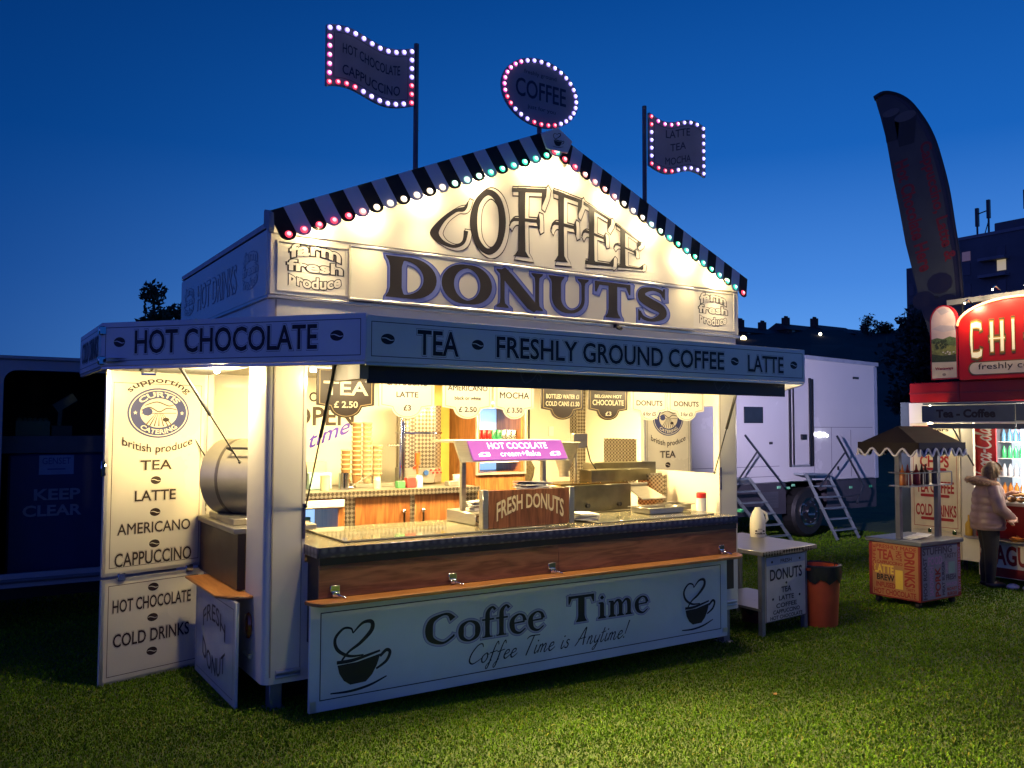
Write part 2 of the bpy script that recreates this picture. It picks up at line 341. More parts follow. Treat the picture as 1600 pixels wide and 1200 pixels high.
LOW = {  # bold bookface letters for the lower front panel, x-height .62, cap 1
 'C': SER['C'],
 'o': (.72, [([(.36, .63, .06), (.14, .52, .13), (.09, .31, .18), (.14, .1, .13), (.36, -.01, .06), (.58, .1, .13), (.63, .31, .18), (.58, .52, .13)], True, True)]),
 'f': (.44, [([(.46, .90, .10), (.36, 1.0, .07), (.22, .86, .13), (.2, .6, .16), (.2, .1, .16), (.2, .04, .32), (.2, 0, .34)], True, False), ([(.02, .60, .06), (.42, .60, .06)], False, False)]),
 'e': (.62, [([(.12, .34, .05), (.53, .36, .06)], False, False), ([(.54, .38, .14), (.48, .56, .09), (.32, .63, .06), (.13, .5, .13), (.09, .3, .18), (.16, .08, .13), (.36, -.01, .07), (.56, .12, .04)], True, False)]),
 'T': SER['T'],
 'i': (.36, [([(.18, .62, .10), (.19, .55, .17), (.19, .1, .17), (.19, .04, .32), (.19, 0, .34)], False, False), ([(.05, .60, .06), (.2, .60, .06)], False, False), ([(.19, .88, .02), (.19, .80, .18), (.19, .72, .02)], False, False)]),
 'm': (1.08, [([(.18, .62, .12), (.19, .55, .16), (.19, .1, .16), (.19, .04, .3), (.19, 0, .3)], False, False), ([(.05, .60, .06), (.2, .60, .06)], False, False), ([(.24, .46, .06), (.4, .62, .09), (.53, .5, .16), (.54, .1, .16), (.54, .04, .3), (.54, 0, .3)], True, False), ([(.6, .46, .06), (.76, .62, .09), (.88, .5, .16), (.89, .1, .16), (.89, .04, .3), (.89, 0, .3)], True, False)]),
 ' ': (.5, []),
}
def penword(mb, word, table, fr, box, mi, d=.002, gap=.04, ex=0, shear=0, h0=0.0, h1=1.0, warp=None, shift=(0, 0)):
    wd = sum(table[c][0]+gap for c in word)-gap; su = (box[2]-box[0])/wd; sv = (box[3]-box[1])/(h1-h0); x = 0
    for c in word:
        st = table[c][1]
        pen(mb, st, fr, (box[0]+x*su, box[1]-h0*sv), su, sv, mi, d, ex, shear, warp, shift); x += table[c][0]+gap
def bean(mb, fr, u, v, r, md=0, ml=1, d=.002):
    mb.flat(fr, [(u+r*math.cos(a), v+.72*r*math.sin(a)) for a in [2*math.pi*i/18 for i in range(18)]], d, md)
    pen(mb, [([(-.9, .14, .10), (-.4, .2, .16), (.05, 0, .18), (.45, -.2, .16), (.9, -.1, .10)], True, False)], fr, (u, v), r, r*.72, ml, d+.0008)
def cup(mb, fr, u, v, s, mi=0, d=.002, halo=None):
    """steaming cup with a heart of steam; (u,v) is the middle of the saucer, s the height"""
    body = [(-.30, .42), (-.27, .30), (-.20, .19), (-.10, .12), (.14, .13), (.24, .22), (.31, .34), (.37, .50), (.0, .43)]
    st = [([(-.40, .04, .02), (-.1, .03, .035), (.2, .07, .035), (.47, .16, .02)], True, False),
          ([(-.31, .46, .05), (-.05, .465, .05), (.36, .545, .03)], True, False),
          ([(.36, .46, .04), (.46, .54, .05), (.52, .50, .05), (.46, .38, .045), (.30, .29, .03)], True, False),
          ([(.10, .52, .02), (-.12, .53, .04), (-.30, .64, .05), (-.34, .80, .045), (-.22, .93, .035), (-.10, .92, .03), (-.07, .85, .02)], True, False),
          ([(-.07, .85, .02), (.08, .98, .04), (.22, .98, .06), (.22, .86, .065), (.05, .70, .05), (-.12, .60, .035), (-.22, .50, .03), (-.24, .45, .03)], True, False)]
    if halo is not None: pen(mb, st, fr, (u, v), s, s, halo, d-.0015, ex=.03)
    mb.flat(fr, [(u+a*s, v+b*s) for a, b in body], d, mi)
    pen(mb, st, fr, (u, v), s, s, mi, d+.0003)

# ------------------------------------------------------------------ ground, grass, hill
def gz(x, y):
    return -.22*(1-np.exp(-np.maximum(x, 0)/4.2))-.02*np.clip(y, 0, 3)
def gmat():
    m = bpy.data.materials.new('turf'); m.use_nodes = True; N = m.node_tree.nodes; L = m.node_tree.links; b = N['Principled BSDF']
    t = N.new('ShaderNodeTexCoord')
    n1 = N.new('ShaderNodeTexNoise'); n1.inputs['Scale'].default_value = 1.3; n1.inputs['Detail'].default_value = 6; L.new(t.outputs['Object'], n1.inputs[0])
    n2 = N.new('ShaderNodeTexNoise'); n2.inputs['Scale'].default_value = 60; n2.inputs['Detail'].default_value = 4; L.new(t.outputs['Object'], n2.inputs[0])
    r1 = N.new('ShaderNodeValToRGB'); e = r1.color_ramp.elements; e[0].position = .3; e[1].position = .75; e[0].color = (.035, .060, .010, 1); e[1].color = (.09, .13, .022, 1)
    L.new(n2.outputs[0], r1.inputs[0])
    r2 = N.new('ShaderNodeValToRGB'); e = r2.color_ramp.elements; e[0].position = .35; e[1].position = .7; e[0].color = (.7, .75, .7, 1); e[1].color = (1.2, 1.15, .9, 1)
    L.new(n1.outputs[0], r2.inputs[0])
    mx = N.new('ShaderNodeMixRGB'); mx.blend_type = 'MULTIPLY'; mx.inputs[0].default_value = 1; L.new(r1.outputs[0], mx.inputs[1]); L.new(r2.outputs[0], mx.inputs[2])
    L.new(mx.outputs[0], b.inputs['Base Color']); b.inputs['Roughness'].default_value = .9
    bp = N.new('ShaderNodeBump'); bp.inputs['Strength'].default_value = .6; bp.inputs['Distance'].default_value = .03; L.new(n2.outputs[0], bp.inputs['Height']); L.new(bp.outputs[0], b.inputs['Normal'])
    return m
xs = np.unique(np.concatenate([np.linspace(-700, -20, 12), np.arange(-20, 30, .8), np.linspace(30, 700, 14)]))
ys = np.unique(np.concatenate([np.linspace(-300, -12, 8), np.arange(-12, 20, .8), np.linspace(20, 700, 14)]))
gb = MB(); nx, ny = len(xs), len(ys)
gb.add([(x, y, float(gz(x, y))) for y in ys for x in xs], [(j*nx+i, j*nx+i+1, (j+1)*nx+i+1, (j+1)*nx+i) for j in range(ny-1) for i in range(nx-1)])
ground = gb.build('ground', gmat(), flat=True); ground['kind'] = 'structure'

def blade_mat():
    m = bpy.data.materials.new('grass_blade'); m.use_nodes = True; N = m.node_tree.nodes; L = m.node_tree.links; b = N['Principled BSDF']
    a = N.new('ShaderNodeAttribute'); a.attribute_name = 'tint'; L.new(a.outputs['Color'], b.inputs['Base Color'])
    b.inputs['Roughness'].default_value = .8; b.inputs['Specular IOR Level'].default_value = .15
    return m
def make_grass(n):
    # points thin out with distance from where people stand and look
    px = rng.uniform(-7, 15, n*5); py = rng.uniform(-5.6, 9, n*5)
    dist = np.hypot(px+1.845, py+5.975)
    h = np.arctan2(py+5.975, px+1.845)
    keep = (h > R(56.8-42)) & (h < R(56.8+42)) & (dist > 3.2) & (rng.random(n*5) < np.clip((6.0/dist)**1.7, 0, 1))
    inside = (px > .25) & (px < 4.7) & (py > .3) & (py < 2.7)
    keep &= ~inside
    px, py = px[keep][:n], py[keep][:n]; k = len(px); dist = np.hypot(px+1.845, py+5.975)
    patch = .5+.5*np.sin(px*1.7+1.3*np.sin(py*1.1))*np.cos(py*2.1+px*.6)
    patch2 = .5+.5*np.sin(px*5.1+2*np.sin(py*3.7))*np.cos(py*6.3)
    hh = rng.uniform(.010, .025, k)*(.9+.25*patch2)*(1+.03*dist); ww = rng.uniform(.0018, .0036, k)*(.7+dist*.13)
    ang = rng.uniform(0, 2*np.pi, k); lean = rng.normal(0, .55, (k, 2))
    z = gz(px, py)-.002
    dx, dy = np.cos(ang)*ww, np.sin(ang)*ww
    v = np.empty((k, 5, 3))
    v[:, 0] = np.stack([px-dx, py-dy, z], 1); v[:, 1] = np.stack([px+dx, py+dy, z], 1)
    mxx = px+lean[:, 0]*hh*.35; myy = py+lean[:, 1]*hh*.35; mz = z+hh*.62
    v[:, 2] = np.stack([mxx+dx*.75, myy+dy*.75, mz], 1); v[:, 3] = np.stack([mxx-dx*.75, myy-dy*.75, mz], 1)
    v[:, 4] = np.stack([px+lean[:, 0]*hh, py+lean[:, 1]*hh, z+hh*(1-.25*np.minimum(1, np.abs(lean).sum(1)))], 1)
    idx = (np.arange(k)*5)[:, None]
    me = bpy.data.meshes.new('grass')
    me.vertices.add(k*5); me.vertices.foreach_set('co', v.reshape(-1).astype(np.float32))
    loops = np.concatenate([idx+np.array([0, 1, 2, 3]), idx+np.array([3, 2, 4])], 1).reshape(-1)
    me.loops.add(len(loops)); me.loops.foreach_set('vertex_index', loops.astype(np.int32))
    ls = np.stack([np.arange(k)*7, np.arange(k)*7+4], 1).reshape(-1)
    me.polygons.add(2*k); me.polygons.foreach_set('loop_start', ls.astype(np.int32))
    me.update(calc_edges=True)
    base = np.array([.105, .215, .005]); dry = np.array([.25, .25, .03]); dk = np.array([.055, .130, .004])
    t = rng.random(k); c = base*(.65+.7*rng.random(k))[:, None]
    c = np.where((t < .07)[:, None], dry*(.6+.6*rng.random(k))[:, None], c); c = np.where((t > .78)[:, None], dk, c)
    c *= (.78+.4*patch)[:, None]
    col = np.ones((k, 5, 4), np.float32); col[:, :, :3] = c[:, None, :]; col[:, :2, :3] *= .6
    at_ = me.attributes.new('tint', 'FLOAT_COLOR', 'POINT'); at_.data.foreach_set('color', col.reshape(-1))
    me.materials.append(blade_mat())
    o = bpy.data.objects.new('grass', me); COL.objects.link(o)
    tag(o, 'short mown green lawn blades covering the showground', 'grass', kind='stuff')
make_grass(620000)

# far hillside rising behind the field on the right
ridge = [(-60, 8), (20, 10), (90, 16), (128, 21.5), (150, 23.9), (167, 25.4), (176, 27.0), (189, 27.4), (194, 26.6), (203, 27.2), (212, 28.6), (226, 35), (250, 42), (300, 46)]
rd = MB(); cx, cy = -1.845, -5.975; rows = []
for k, fct in enumerate((.34, .5, .68, .85, 1.0, 1.25)):
    for (x, z) in ridge:
        zz = -.4+(z+.4)*((fct-.34)/.66)**1.15 if fct <= 1 else z*.6
        rows.append((cx+(x-cx)*fct, cy+(130-cy)*fct, zz+(random.uniform(-.5, .5) if 0 < k < 4 else 0)))
n_ = len(ridge)
rd.add(rows, [(j*n_+i, j*n_+i+1, (j+1)*n_+i+1, (j+1)*n_+i) for j in range(5) for i in range(n_-1)])
hill = rd.build('hillside', mat('hill_scrub', (.006, .008, .006), .9, var=.5, scale=.15, bump=.4), flat=True); hill['kind'] = 'structure'

# ------------------------------------------------------------------ trees
bark = mat('tree_bark', (.035, .026, .02), .9, var=.4, scale=14, bump=.5)
leafm = mat('dark_leaves', (.022, .036, .014), .7, var=.5, scale=.8)
leafm2 = mat('deep_green_leaves', (.016, .028, .013), .7, var=.5, scale=.5)
def tree(loc, h, r, n, label, ls=.25, squash=1.0, group=None, lm=None, trunk_h=.35, cat_='tree'):
    x, y, z = loc; t = thing('tree', loc, label, cat_, group)
    tb = MB(); tb.tube([(x, y, z-.3), (x+.02*h, y, z+h*trunk_h), (x-.01*h, y+.01*h, z+h*.8)], [h*.03, h*.022, h*.006], 7)
    cl = []
    for i in range(13):
        a = random.uniform(0, 6.28); q = random.uniform(.15, .78)*r; zz = z+h*random.uniform(trunk_h+.08, .95)
        taper = 1-.5*max(0, (zz-z)/h-.6)/.4
        c = V((x+q*math.cos(a)*taper, y+q*math.sin(a)*taper, zz)); cl.append((c, r*random.uniform(.28, .5)*squash))
        tb.tube([(x, y, z+h*random.uniform(trunk_h*.7, .6)), tuple(c)], [h*.011, h*.003], 5)
    tb.build('trunk', bark, t)
    cb = MB()
    for i in range(n):
        c, cr = random.choice(cl); d = V((random.gauss(0, 1), random.gauss(0, 1), random.gauss(0, 1))).normalized()*cr*random.random()**.45
        p = c+d; s = ls*random.uniform(.6, 1.4)
        a = V((random.gauss(0, 1), random.gauss(0, 1), random.gauss(0, 1))).normalized(); b = a.orthogonal().normalized()
        cb.add([p-a*s*.5, p+b*s*.28, p+a*s*.5, p-b*s*.28], [(0, 1, 2, 3)])
    cb.build('crown', lm or leafm, t, flat=True)
    return t
tree((6.9, 40, -.3), 10.3, 1.9, 2600, 'tall dark tree rising just left of the coffee trailer roof', .32)
tg = 'trees along the skyline on the right'
for i, (x, y, z, h, r, n, ls, lb) in enumerate([
    (193.5, 126, 24.5, 6.0, 3.2, 420, .75, 'thin bare-topped tree on the ridge beside the long roof'),
    (203, 128, 24.5, 4.8, 3.8, 800, .8, 'low bushy tree on the skyline right of the thin tree'),
    (214, 128, 26.0, 5.0, 3.4, 800, .8, 'round bushy tree on the skyline where the slope steepens'),
    (74, 39, -1, 14.5, 5.0, 2600, .7, 'tall dark tree in front of the apartment block corner'),
    (80, 40, -1, 10, 5.5, 2400, .7, 'broad dark tree behind the white box truck end'),
    (66, 29, -1, 11.5, 4.6, 2600, .6, 'dense dark tree between the white truck and the red trailer'),
    (58, 22.5, -1, 9.5, 4.2, 2600, .6, 'dark tree directly behind the red trailer sign')]):
    tree((x, y, z), h, r, n, lb, ls, 1.0, tg, leafm2, trunk_h=.25)

# ------------------------------------------------------------------ houses and lamps on the hill, apartment block
brickd = mat('dark_brick', (.05, .035, .03), .85, var=.3, scale=2)
slate = mat('roof_slate', (.035, .035, .04), .7, var=.3, scale=1.5)
litwin = glow('lit_window', (1.0, .80, .46), .35)
dimwin = glow('dim_lit_window', (1.0, .55, .35), .05)
glassd = mat('dark_window_glass', (.02, .025, .035), .12, var=.1)
def house(x, y, z, wd, ht, rf, label, chims, lit=None, group='houses along the ridge'):
    t = thing('house', (x, y, z), label, 'house', group); dp = 6
    b = MB(); b.box(x-wd/2, x+wd/2, y, y+dp, z-3, z+ht); b.build('wall', brickd, t)
    r_ = MB(); fr = Fr((x-wd/2-.4, y-.5, z+ht), (0, 1, 0)); 
    fr2 = Fr((x-wd/2-.4, y+dp+.5, z+ht), (0, -1, 0))
    r_.prism(fr2, [(0, 0), (dp+1, 0), ((dp+1)/2, rf)], -(wd+.8), 0); ro_ = r_.build('roof', slate, t)
    for cx_ in chims:
        c = MB(); c.box(x+cx_-.7, x+cx_+.7, y+2.2, y+3.6, z+ht+rf*.5, z+ht+rf+1.5); c.box(x+cx_-.5, x+cx_-.1, y+2.6, y+3, z+ht+rf+1.5, z+ht+rf+1.9); c.box(x+cx_+.1, x+cx_+.5, y+2.6, y+3, z+ht+rf+1.5, z+ht+rf+1.9)
        c.build('chimney', brickd, ro_)
    k = max(2, int(wd//4)); f2 = Fr((x-wd/2, y, z), (1, 0, 0))
    for i in range(k):
        for zz in (.7, 3.2):
            u = (i+.5)*wd/k; wb = MB(); wb.fbox(f2, u-.55, u+.55, zz, zz+1.3, -.05, .04)
            islit = lit is not None and lit == (i, zz)
            wb.build('window', litwin if islit else glassd, t)
    return t
house(155, 127, 19.2, 15, 4.5, 1.7, 'long low house at the left end of the ridge', (-4.6, 3))
house(170, 127, 20.7, 13, 4.6, 1.8, 'house in the middle of the ridge with one chimney', (-3.5,), lit=(1, 3.2))
house(183.5, 127, 21.2, 12.5, 4.6, 1.9, 'house with a wide roof and lit lower storey at the ridge top', (-6.2,), lit=(0, .7))
house(205.5, 134, 24.2, 9, 3.2, 1.4, 'small house half hidden by skyline trees', (2.5,))
lampglow = glow('street_lamp_glow', (1.0, .72, .36), 9.0)
lampw = glow('street_lamp_pale', (1.0, .9, .68), 7.0)
for (px, pz, m, s, lb) in [(140, 21.1, lampglow, .62, 'bright amber street lamp beside the coffee trailer roof corner'), (166, 23.7, lampw, .36, 'pale street lamp highest on the ridge'),
                           (165.7, 19.7, lampglow, .36, 'amber street lamp lowest below the ridge houses'), (179.4, 18.7, lampw, .2, 'faint street lamp just above the white truck roof')]:
    base = pz-6; t = thing('street_lamp', (px, 120, base), lb, 'street lamp', 'street lamps on the hillside')
    MB().tube([(px, 120, base-4), (px, 120, pz+.2)], [.09, .06], 6).build('pole', blackm, t)
    MB().sph((px, 119.7, pz), s, 8).build('lamp_head', m, t)

conc = mat('dark_concrete', (.095, .105, .120), .8, var=.25, scale=.4)
concl = mat('balcony_concrete', (.17, .18, .20), .8, var=.2, scale=.4)
ab = thing('apartment_block', (86, 35, -1), 'dark multi-storey apartment block on the skyline behind the banner', 'apartment block')
b = MB(); b.box(80, 96, 15, 39.6, -2, 20.3); b.build('wall', conc, ab)
b = MB(); b.box(81, 94, 12, 36.3, 20.3, 21.6); b.build('roof_plant_room', conc, ab, bevel=.05)
b = MB(); b.box(80.4, 95, 39.6, 45.0, -2, 18.5); b.build('side_wing', conc, ab)
b = MB(); b.box(79.9, 96.1, 14.9, 39.7, 20.3, 20.6); b.build('parapet', concl, ab)
fa = Fr((80, 39.4, 0), (0, -1, 0))
for row, z0 in enumerate((4.2, 6.3, 8.4, 10.5, 12.6, 14.7, 16.8, 18.2)):
    for c_ in range(7):
        u0 = .5+c_*3.3
        lit = (row, c_) in ((6, 1), (5, 1)) and False
        wb = MB(); h_ = 1.2 if row < 7 else .9
        wb.fbox(fa, u0, u0+.8, z0, z0+h_, -.02, .05)
        m_ = litwin if (row, c_) == (6, 1) else dimwin if (row, c_) in ((7, 0), (7, 4)) else glassd
        wb.build('window', m_, ab)
for z0 in (8.3, 10.4, 12.5, 14.4, 16.2, 17.8):
    bb = MB(); bb.fbox(fa, 2.4, 4.9, z0, z0+.28, .0, .9); bb.build('balcony', concl, ab)
    bb = MB(); bb.fbox(fa, 9.4, 11.9, z0, z0+.28, .0, .9); bb.build('balcony', concl, ab)
fw_ = Fr((80.4, 45.0, 0), (0, -1, 0))
for k, z0 in enumerate((6, 8.4, 10.8, 13.2, 15.6)):
    for u0 in (.3, 2.2, 3.9):
        MB().fbox(fw_, u0, u0+.5, z0, z0+1.1, -.02, .05).build('window', dimwin if (k, u0) == (3, 2.2) else glassd, ab)
b = MB()
for (y, z0, z1) in ((36.8, 20.6, 24.0), (37.9, 20.9, 23.4), (33.0, 21.6, 25.0), (33.4, 22, 24.2)):
    b.tube([(81, y, z0-.4), (81, y, z1)], .1, 5); b.box(80.85, 81.15, y-.14, y+.14, z1-1.8, z1)
b.tube([(81, 36.8, 23), (81, 37.9, 22.8)], .06, 5); b.tube([(81, 37.3, 20.4), (81, 36.8, 22)], .05, 5)
b.build('roof_antenna', blackm, ab)

# ================================================================== the coffee trailer
TR = (2.4, 1.3, -.2)
T = thing('catering_trailer', TR, 'warmly lit cream gabled catering trailer lettered COFFEE DONUTS, with a striped valance', 'catering trailer')
FF = Fr((0, 0, 0), (1, 0, 0)); PL = Fr((0, 0, 0), (1, 0, 0), (0, 1, 0))
def light(kind, name, loc, energy, col, parent, rootloc, **k):
    l = bpy.data.lights.new(name, kind); l.energy = energy; l.color = col
    for a, b in k.items():
        if a != 'aim': setattr(l, a, b)
    o = bpy.data.objects.new(name, l); COL.objects.link(o); o.location = V(loc)-V(rootloc); o.parent = parent
    if 'aim' in k: o.rotation_euler = V(k['aim']).to_track_quat('-Z', 'Y').to_euler()
    return o
def qarc(cx, cy, r, a0, a1, n=6): return [(cx+r*math.cos(R(a0+(a1-a0)*i/n)), cy+r*math.sin(R(a0+(a1-a0)*i/n))) for i in range(n+1)]
# --- walls
b = MB()
b.prism(PL, [(0, .45)]+qarc(.06, .06, .06, 180, 270)+[(.29, 0), (.29, .05), (.05, .05), (.05, .45)], .19, 2.905)
b.prism(PL, [(4.82, .30), (4.77, .30), (4.77, .05), (4.53, .05), (4.53, 0)]+qarc(4.76, .06, .06, 270, 360), .19, 2.905)
b.box(.29, 4.53, 0, .05, 2.43, 2.905); b.box(.29, 4.53, 0, .05, .19, 1.02)
b.build('front_wall', cream, T)
b = MB(); b.box(0, .05, .45, 1.68, .19, .75); b.box(0, .05, .45, 1.68, 2.46, 2.905); b.box(0, .05, 1.68, 2.79, .19, 2.905)
b.build('side_wall', cream, T)
b = MB(); b.box(4.77, 4.82, .30, 1.42, .19, 1.52); b.box(4.77, 4.82, .30, 1.42, 2.22, 2.905); b.box(4.77, 4.82, 1.42, 2.79, .19, 2.905)  # unseen lintel over this hatch set low to keep ceiling light off the cart
b.build('side_wall', cream, T)
b = MB(); b.box(.05, 4.77, 2.60, 2.78, .19, 2.905); b.build('back_wall', cream, T)
b = MB(); b.box(.05, 4.77, .06, 2.6, .36, .45); b.build('floor_deck', mat('deck_vinyl', (.12, .10, .09), .5), T)
b = MB(); b.box(.05, 4.77, .06, 2.6, 2.50, 2.54); b.build('ceiling', cream, T)
b = MB(); b.box(-.008, .04, .04, 2.795, 2.93, 3.41); b.build('upper_side_wall', cream, T, bevel=.006)
b = MB(); b.box(4.78, 4.828, .04, 2.795, 2.93, 3.41); b.build('upper_side_wall', cream, T, bevel=.006)
b = MB(); b.prism(FF, [(-.004, 2.93), (4.824, 2.93), (4.824, 3.43), (2.41, 4.47), (-.004, 3.43)], -.04, .006); b.build('gable', cream, T, bevel=.008)
b = MB(); b.prism(Fr((0, 2.79, 0), (1, 0, 0)), [(.0, 2.93), (4.82, 2.93), (4.82, 3.43), (2.41, 4.47), (0, 3.43)], 0, .04); b.build('back_gable', cream, T)
b = MB(); sl = (4.53-3.47)/2.45
b.prism(FF, [(-.006, 3.425), (2.41, 4.475), (2.41, 4.515), (-.006, 3.465)], .06, -2.80); b.prism(FF, [(2.4101, 4.475), (4.826, 3.425), (4.826, 3.465), (2.4101, 4.515)], .06, -2.80)
roof = b.build('roof', mat('roof_skin', (.45, .45, .45), .45, var=.15), T)
b = MB(); b.box(-.018, 4.838, -.02, .0, 2.905, 2.93); b.box(-.018, -.0, 0, 2.8, 2.905, 2.93); b.box(4.82, 4.838, 0, 2.8, 2.905, 2.93); b.build('waist_moulding', trimw, T, bevel=.004)
b = MB(); b.box(.045, .055, -.004, 0, .24, 2.9); b.box(.262, .268, -.0025, 0, .24, 2.43); b.box(4.545, 4.551, -.0025, 0, .24, 2.43); b.build('wall_seam', mat('seam_sealant', (.35, .30, .25), .5), T)  # seam strips in a sealant darker than the cream paint
# bottom rails and rivets
b = MB(); b.tube([(.09, -.012, .27), (.262, -.012, .27)], .017, 8); b.tube([(.09, -.012, .238), (.262, -.012, .238)], .012, 8); b.tube([(4.45, -.012, .27), (4.74, -.012, .27)], .017, 8); b.tube([(4.45, -.012, .238), (4.74, -.012, .238)], .012, 8)
b.build('rubbing_strip', trimw, T)
b = MB(); b.tube([(-.012, .40, .34), (-.012, .25, .34)], .015, 8); b.build('rubbing_strip', trimw, T)
for (lx, ly) in ((.12, .12), (4.70, .12), (.12, 2.6), (4.7, 2.6)):
    z0 = float(gz(lx, ly))-.01; b = MB(); b.box(lx-.045, lx+.045, ly-.045, ly+.045, z0+.015, .2); b.box(lx-.07, lx+.07, ly-.07, ly+.07, z0, z0+.02); b.build('leg', mat('galvanised_steel', (.30, .31, .34), .4, .7, var=.2), T, bevel=.004)
for wx in (2.1, 2.8):
    b = MB(); b.tube([(wx, .45, .12), (wx, .65, .12)], .31, 20); b.build('wheel', black, T, bevel=.02)
b = MB(); b.box(.3, 4.5, 1.2, 1.35, .2, .36); b.box(.5, .6, .1, 2.5, .2, .36); b.box(4.2, 4.3, .1, 2.5, .2, .36); b.build('chassis', blackm, T)
b = MB(); b.lathe((0, 0, 0), [(.001, 0), (.05, .0), (.055, .01), (.05, .028), (.02, .036), (.001, .036)], 16)
b.v = [(-c_, .31+a_, .55+b_*1.75) for a_, b_, c_ in b.v]; b.build('side_lamp', mat('amber_lens', (.28, .07, .015), .15, coat=.8), T)

# --- gable face: mouldings, DONUTS board, lettering
b = MB()
for (u0, v0, u1, v1) in ((.05, 2.965, .585, 3.33), (4.17, 2.965, 4.76, 3.36)):
    for a in ((u0, u1, v0, v0+.012), (u0, u1, v1-.012, v1), (u0, u0+.012, v0+.012, v1-.012), (u1-.012, u1, v0+.012, v1-.012)): b.fbox(FF, *a, .006, .014)
b.fbox(FF, .02, 4.8, 3.375, 3.387, .006, .016)
b.build('panel_moulding', cream, T)
BD = Fr((0, -.05, 0), (1, 0, 0))
b = MB(); b.fbox(FF, .595, 4.14, 2.955, 3.33, .0075, .05); board = b.build('name_board', creamd, T)
b = MB(); b.fbox(FF, .59, 4.15, 3.33, 3.356, .0075, .056); b.fbox(FF, .59, 4.15, 2.935, 2.9549, .0075, .060); b.build('edge_moulding', trimw, board, bevel=.006)
lt = MB(); sx_ = .31; wd = sum(SER[c][0] for c in 'DONUTS')+.05*5
for off, mi_, d_, sh in ((.085, 1, .0018, (.03, -.03)), (.055, 2, .0030, (.03, -.03)), (.0, 0, .0044, (0, 0))):
    penword(lt, 'DONUTS', SER, BD, (.86, 2.985, 3.80, 3.305), mi_, d_, .07, off, shift=sh)
lt.build('lettering', [dark, bluel, mat('blue_lettering_fill', (.15, .19, .50), .5)], board, flat=True)
# arched COFFEE
lt = MB()
def tall(strokes, u0, u1, vb0, vb1, vt0, vt1, mi, d, ex=0, sh=(0, 0)):
    """letter in a cell whose foot runs vb0..vb1 and whose head runs vt0..vt1 (arched word)"""
    def wp(u, v):
        t = (u-u0)/(u1-u0); bb = vb0+(vb1-vb0)*t; tt = vt0+(vt1-vt0)*t; return u, bb+(tt-bb)*v
    pen(lt, strokes, FF, (u0+sh[0], sh[1]), (u1-u0), 1.0, mi, d, ex, warp=wp)
TF = [([(.32, 0, .46), (.32, .025, .36), (.32, .09, .20), (.32, .5, .175), (.32, .92, .19), (.32, 1, .25)], False, False),
      ([(.05, .965, .06), (.98, .965, .06)], False, False), ([(1.0, 1, .03), (.93, .92, .14), (.86, .74, .02)], False, False),
      ([(-.02, .43, .02), (.06, .515, .05), (.2, .535, .05), (.76, .535, .05)], True, False), ([(.78, .63, .03), (.76, .535, .12), (.80, .42, .03)], False, False)]
TE = TF[:1]+TF[1:]+[([(.1, .035, .06), (1.0, .035, .06)], False, False), ([(1.08, .2, .02), (1.0, .06, .16), (1.04, 0, .05)], False, False)]
TC = [([(.98, .98, .03), (.88, .86, .10), (.66, .88, .09), (.34, .74, .15), (.14, .40, .22), (.30, .13, .14), (.60, .04, .08), (.86, .16, .08), (.93, .40, .12)], True, False)]
TO = [([(.5, .97, .10), (.22, .82, .14), (.12, .5, .19), (.22, .18, .14), (.5, .03, .10), (.78, .18, .14), (.88, .5, .19), (.78, .82, .14)], True, True)]
cells = [(TC, 1.26, 1.63, 3.45, 3.43, 3.66, 3.85), (TO, 1.63, 2.00, 3.43, 3.43, 3.92, 4.00), (TF, 2.03, 2.41, 3.44, 3.44, 4.02, 4.07), (TF, 2.46, 2.80, 3.44, 3.45, 4.08, 4.03), (TE, 2.80, 3.14, 3.45, 3.46, 4.03, 3.90), (TE, 3.17, 3.50, 3.46, 3.47, 3.88, 3.73)]
for c in cells:
    tall(*c, 2, .0085, .050, (.026, -.018)); tall(*c, 1, .0100, .030, (.026, -.018)); tall(*c, 0, .0115)
# farm fresh produce roundels
def roundel(mb, fr, cu, cv, w, h, md, ml, d=.008):
    s = h/.37
    pb = lambda k: (lambda u, v: (u, v+k*(u-cu)**2/s))
    letters(mb, 'farm', fr, (cu-w*.44, cv+.085*s, cu+w*.44, cv+.185*s), ml, d+.0015, .03, warp=pb(-.95), ring=[(.058, md, d)])
    letters(mb, 'fresh', fr, (cu-w*.48, cv-.038*s, cu+w*.48, cv+.045*s), ml, d+.0015, .03, ring=[(.058, md, d)])
    letters(mb, 'produce', fr, (cu-w*.45, cv-.185*s, cu+w*.45, cv-.075*s), ml, d+.0015, .03, warp=pb(.95), ring=[(.058, md, d)])
lt.build('lettering', [dark, cream, brown], T, flat=True)
for a in ((.335, 3.155, .44, .37), (4.455, 3.165, .42, .36)): lt = MB(); roundel(lt, FF, *a, 0, 1); lt.build('round_emblem', [dark, cream], T, flat=True)
SL = Fr((-.008, 2.79, 0), (0, -1, 0)); lt = MB()
lineg = mat('grey_outline_lettering', (.16, .17, .22), .4)
letters(lt, 'HOT DRINKS', SL, (.68, 3.05, 1.97, 3.27), 1, .004, .0, ring=[(.03, 0, .002)])
lt.build('lettering', [lineg, cream], T, flat=True)
for a in ((2.34, 3.17, .42, .33), (.34, 3.17, .42, .30)): lt = MB(); roundel(lt, SL, *a, 0, 1, .002); lt.build('round_emblem', [lineg, cream], T, flat=True)

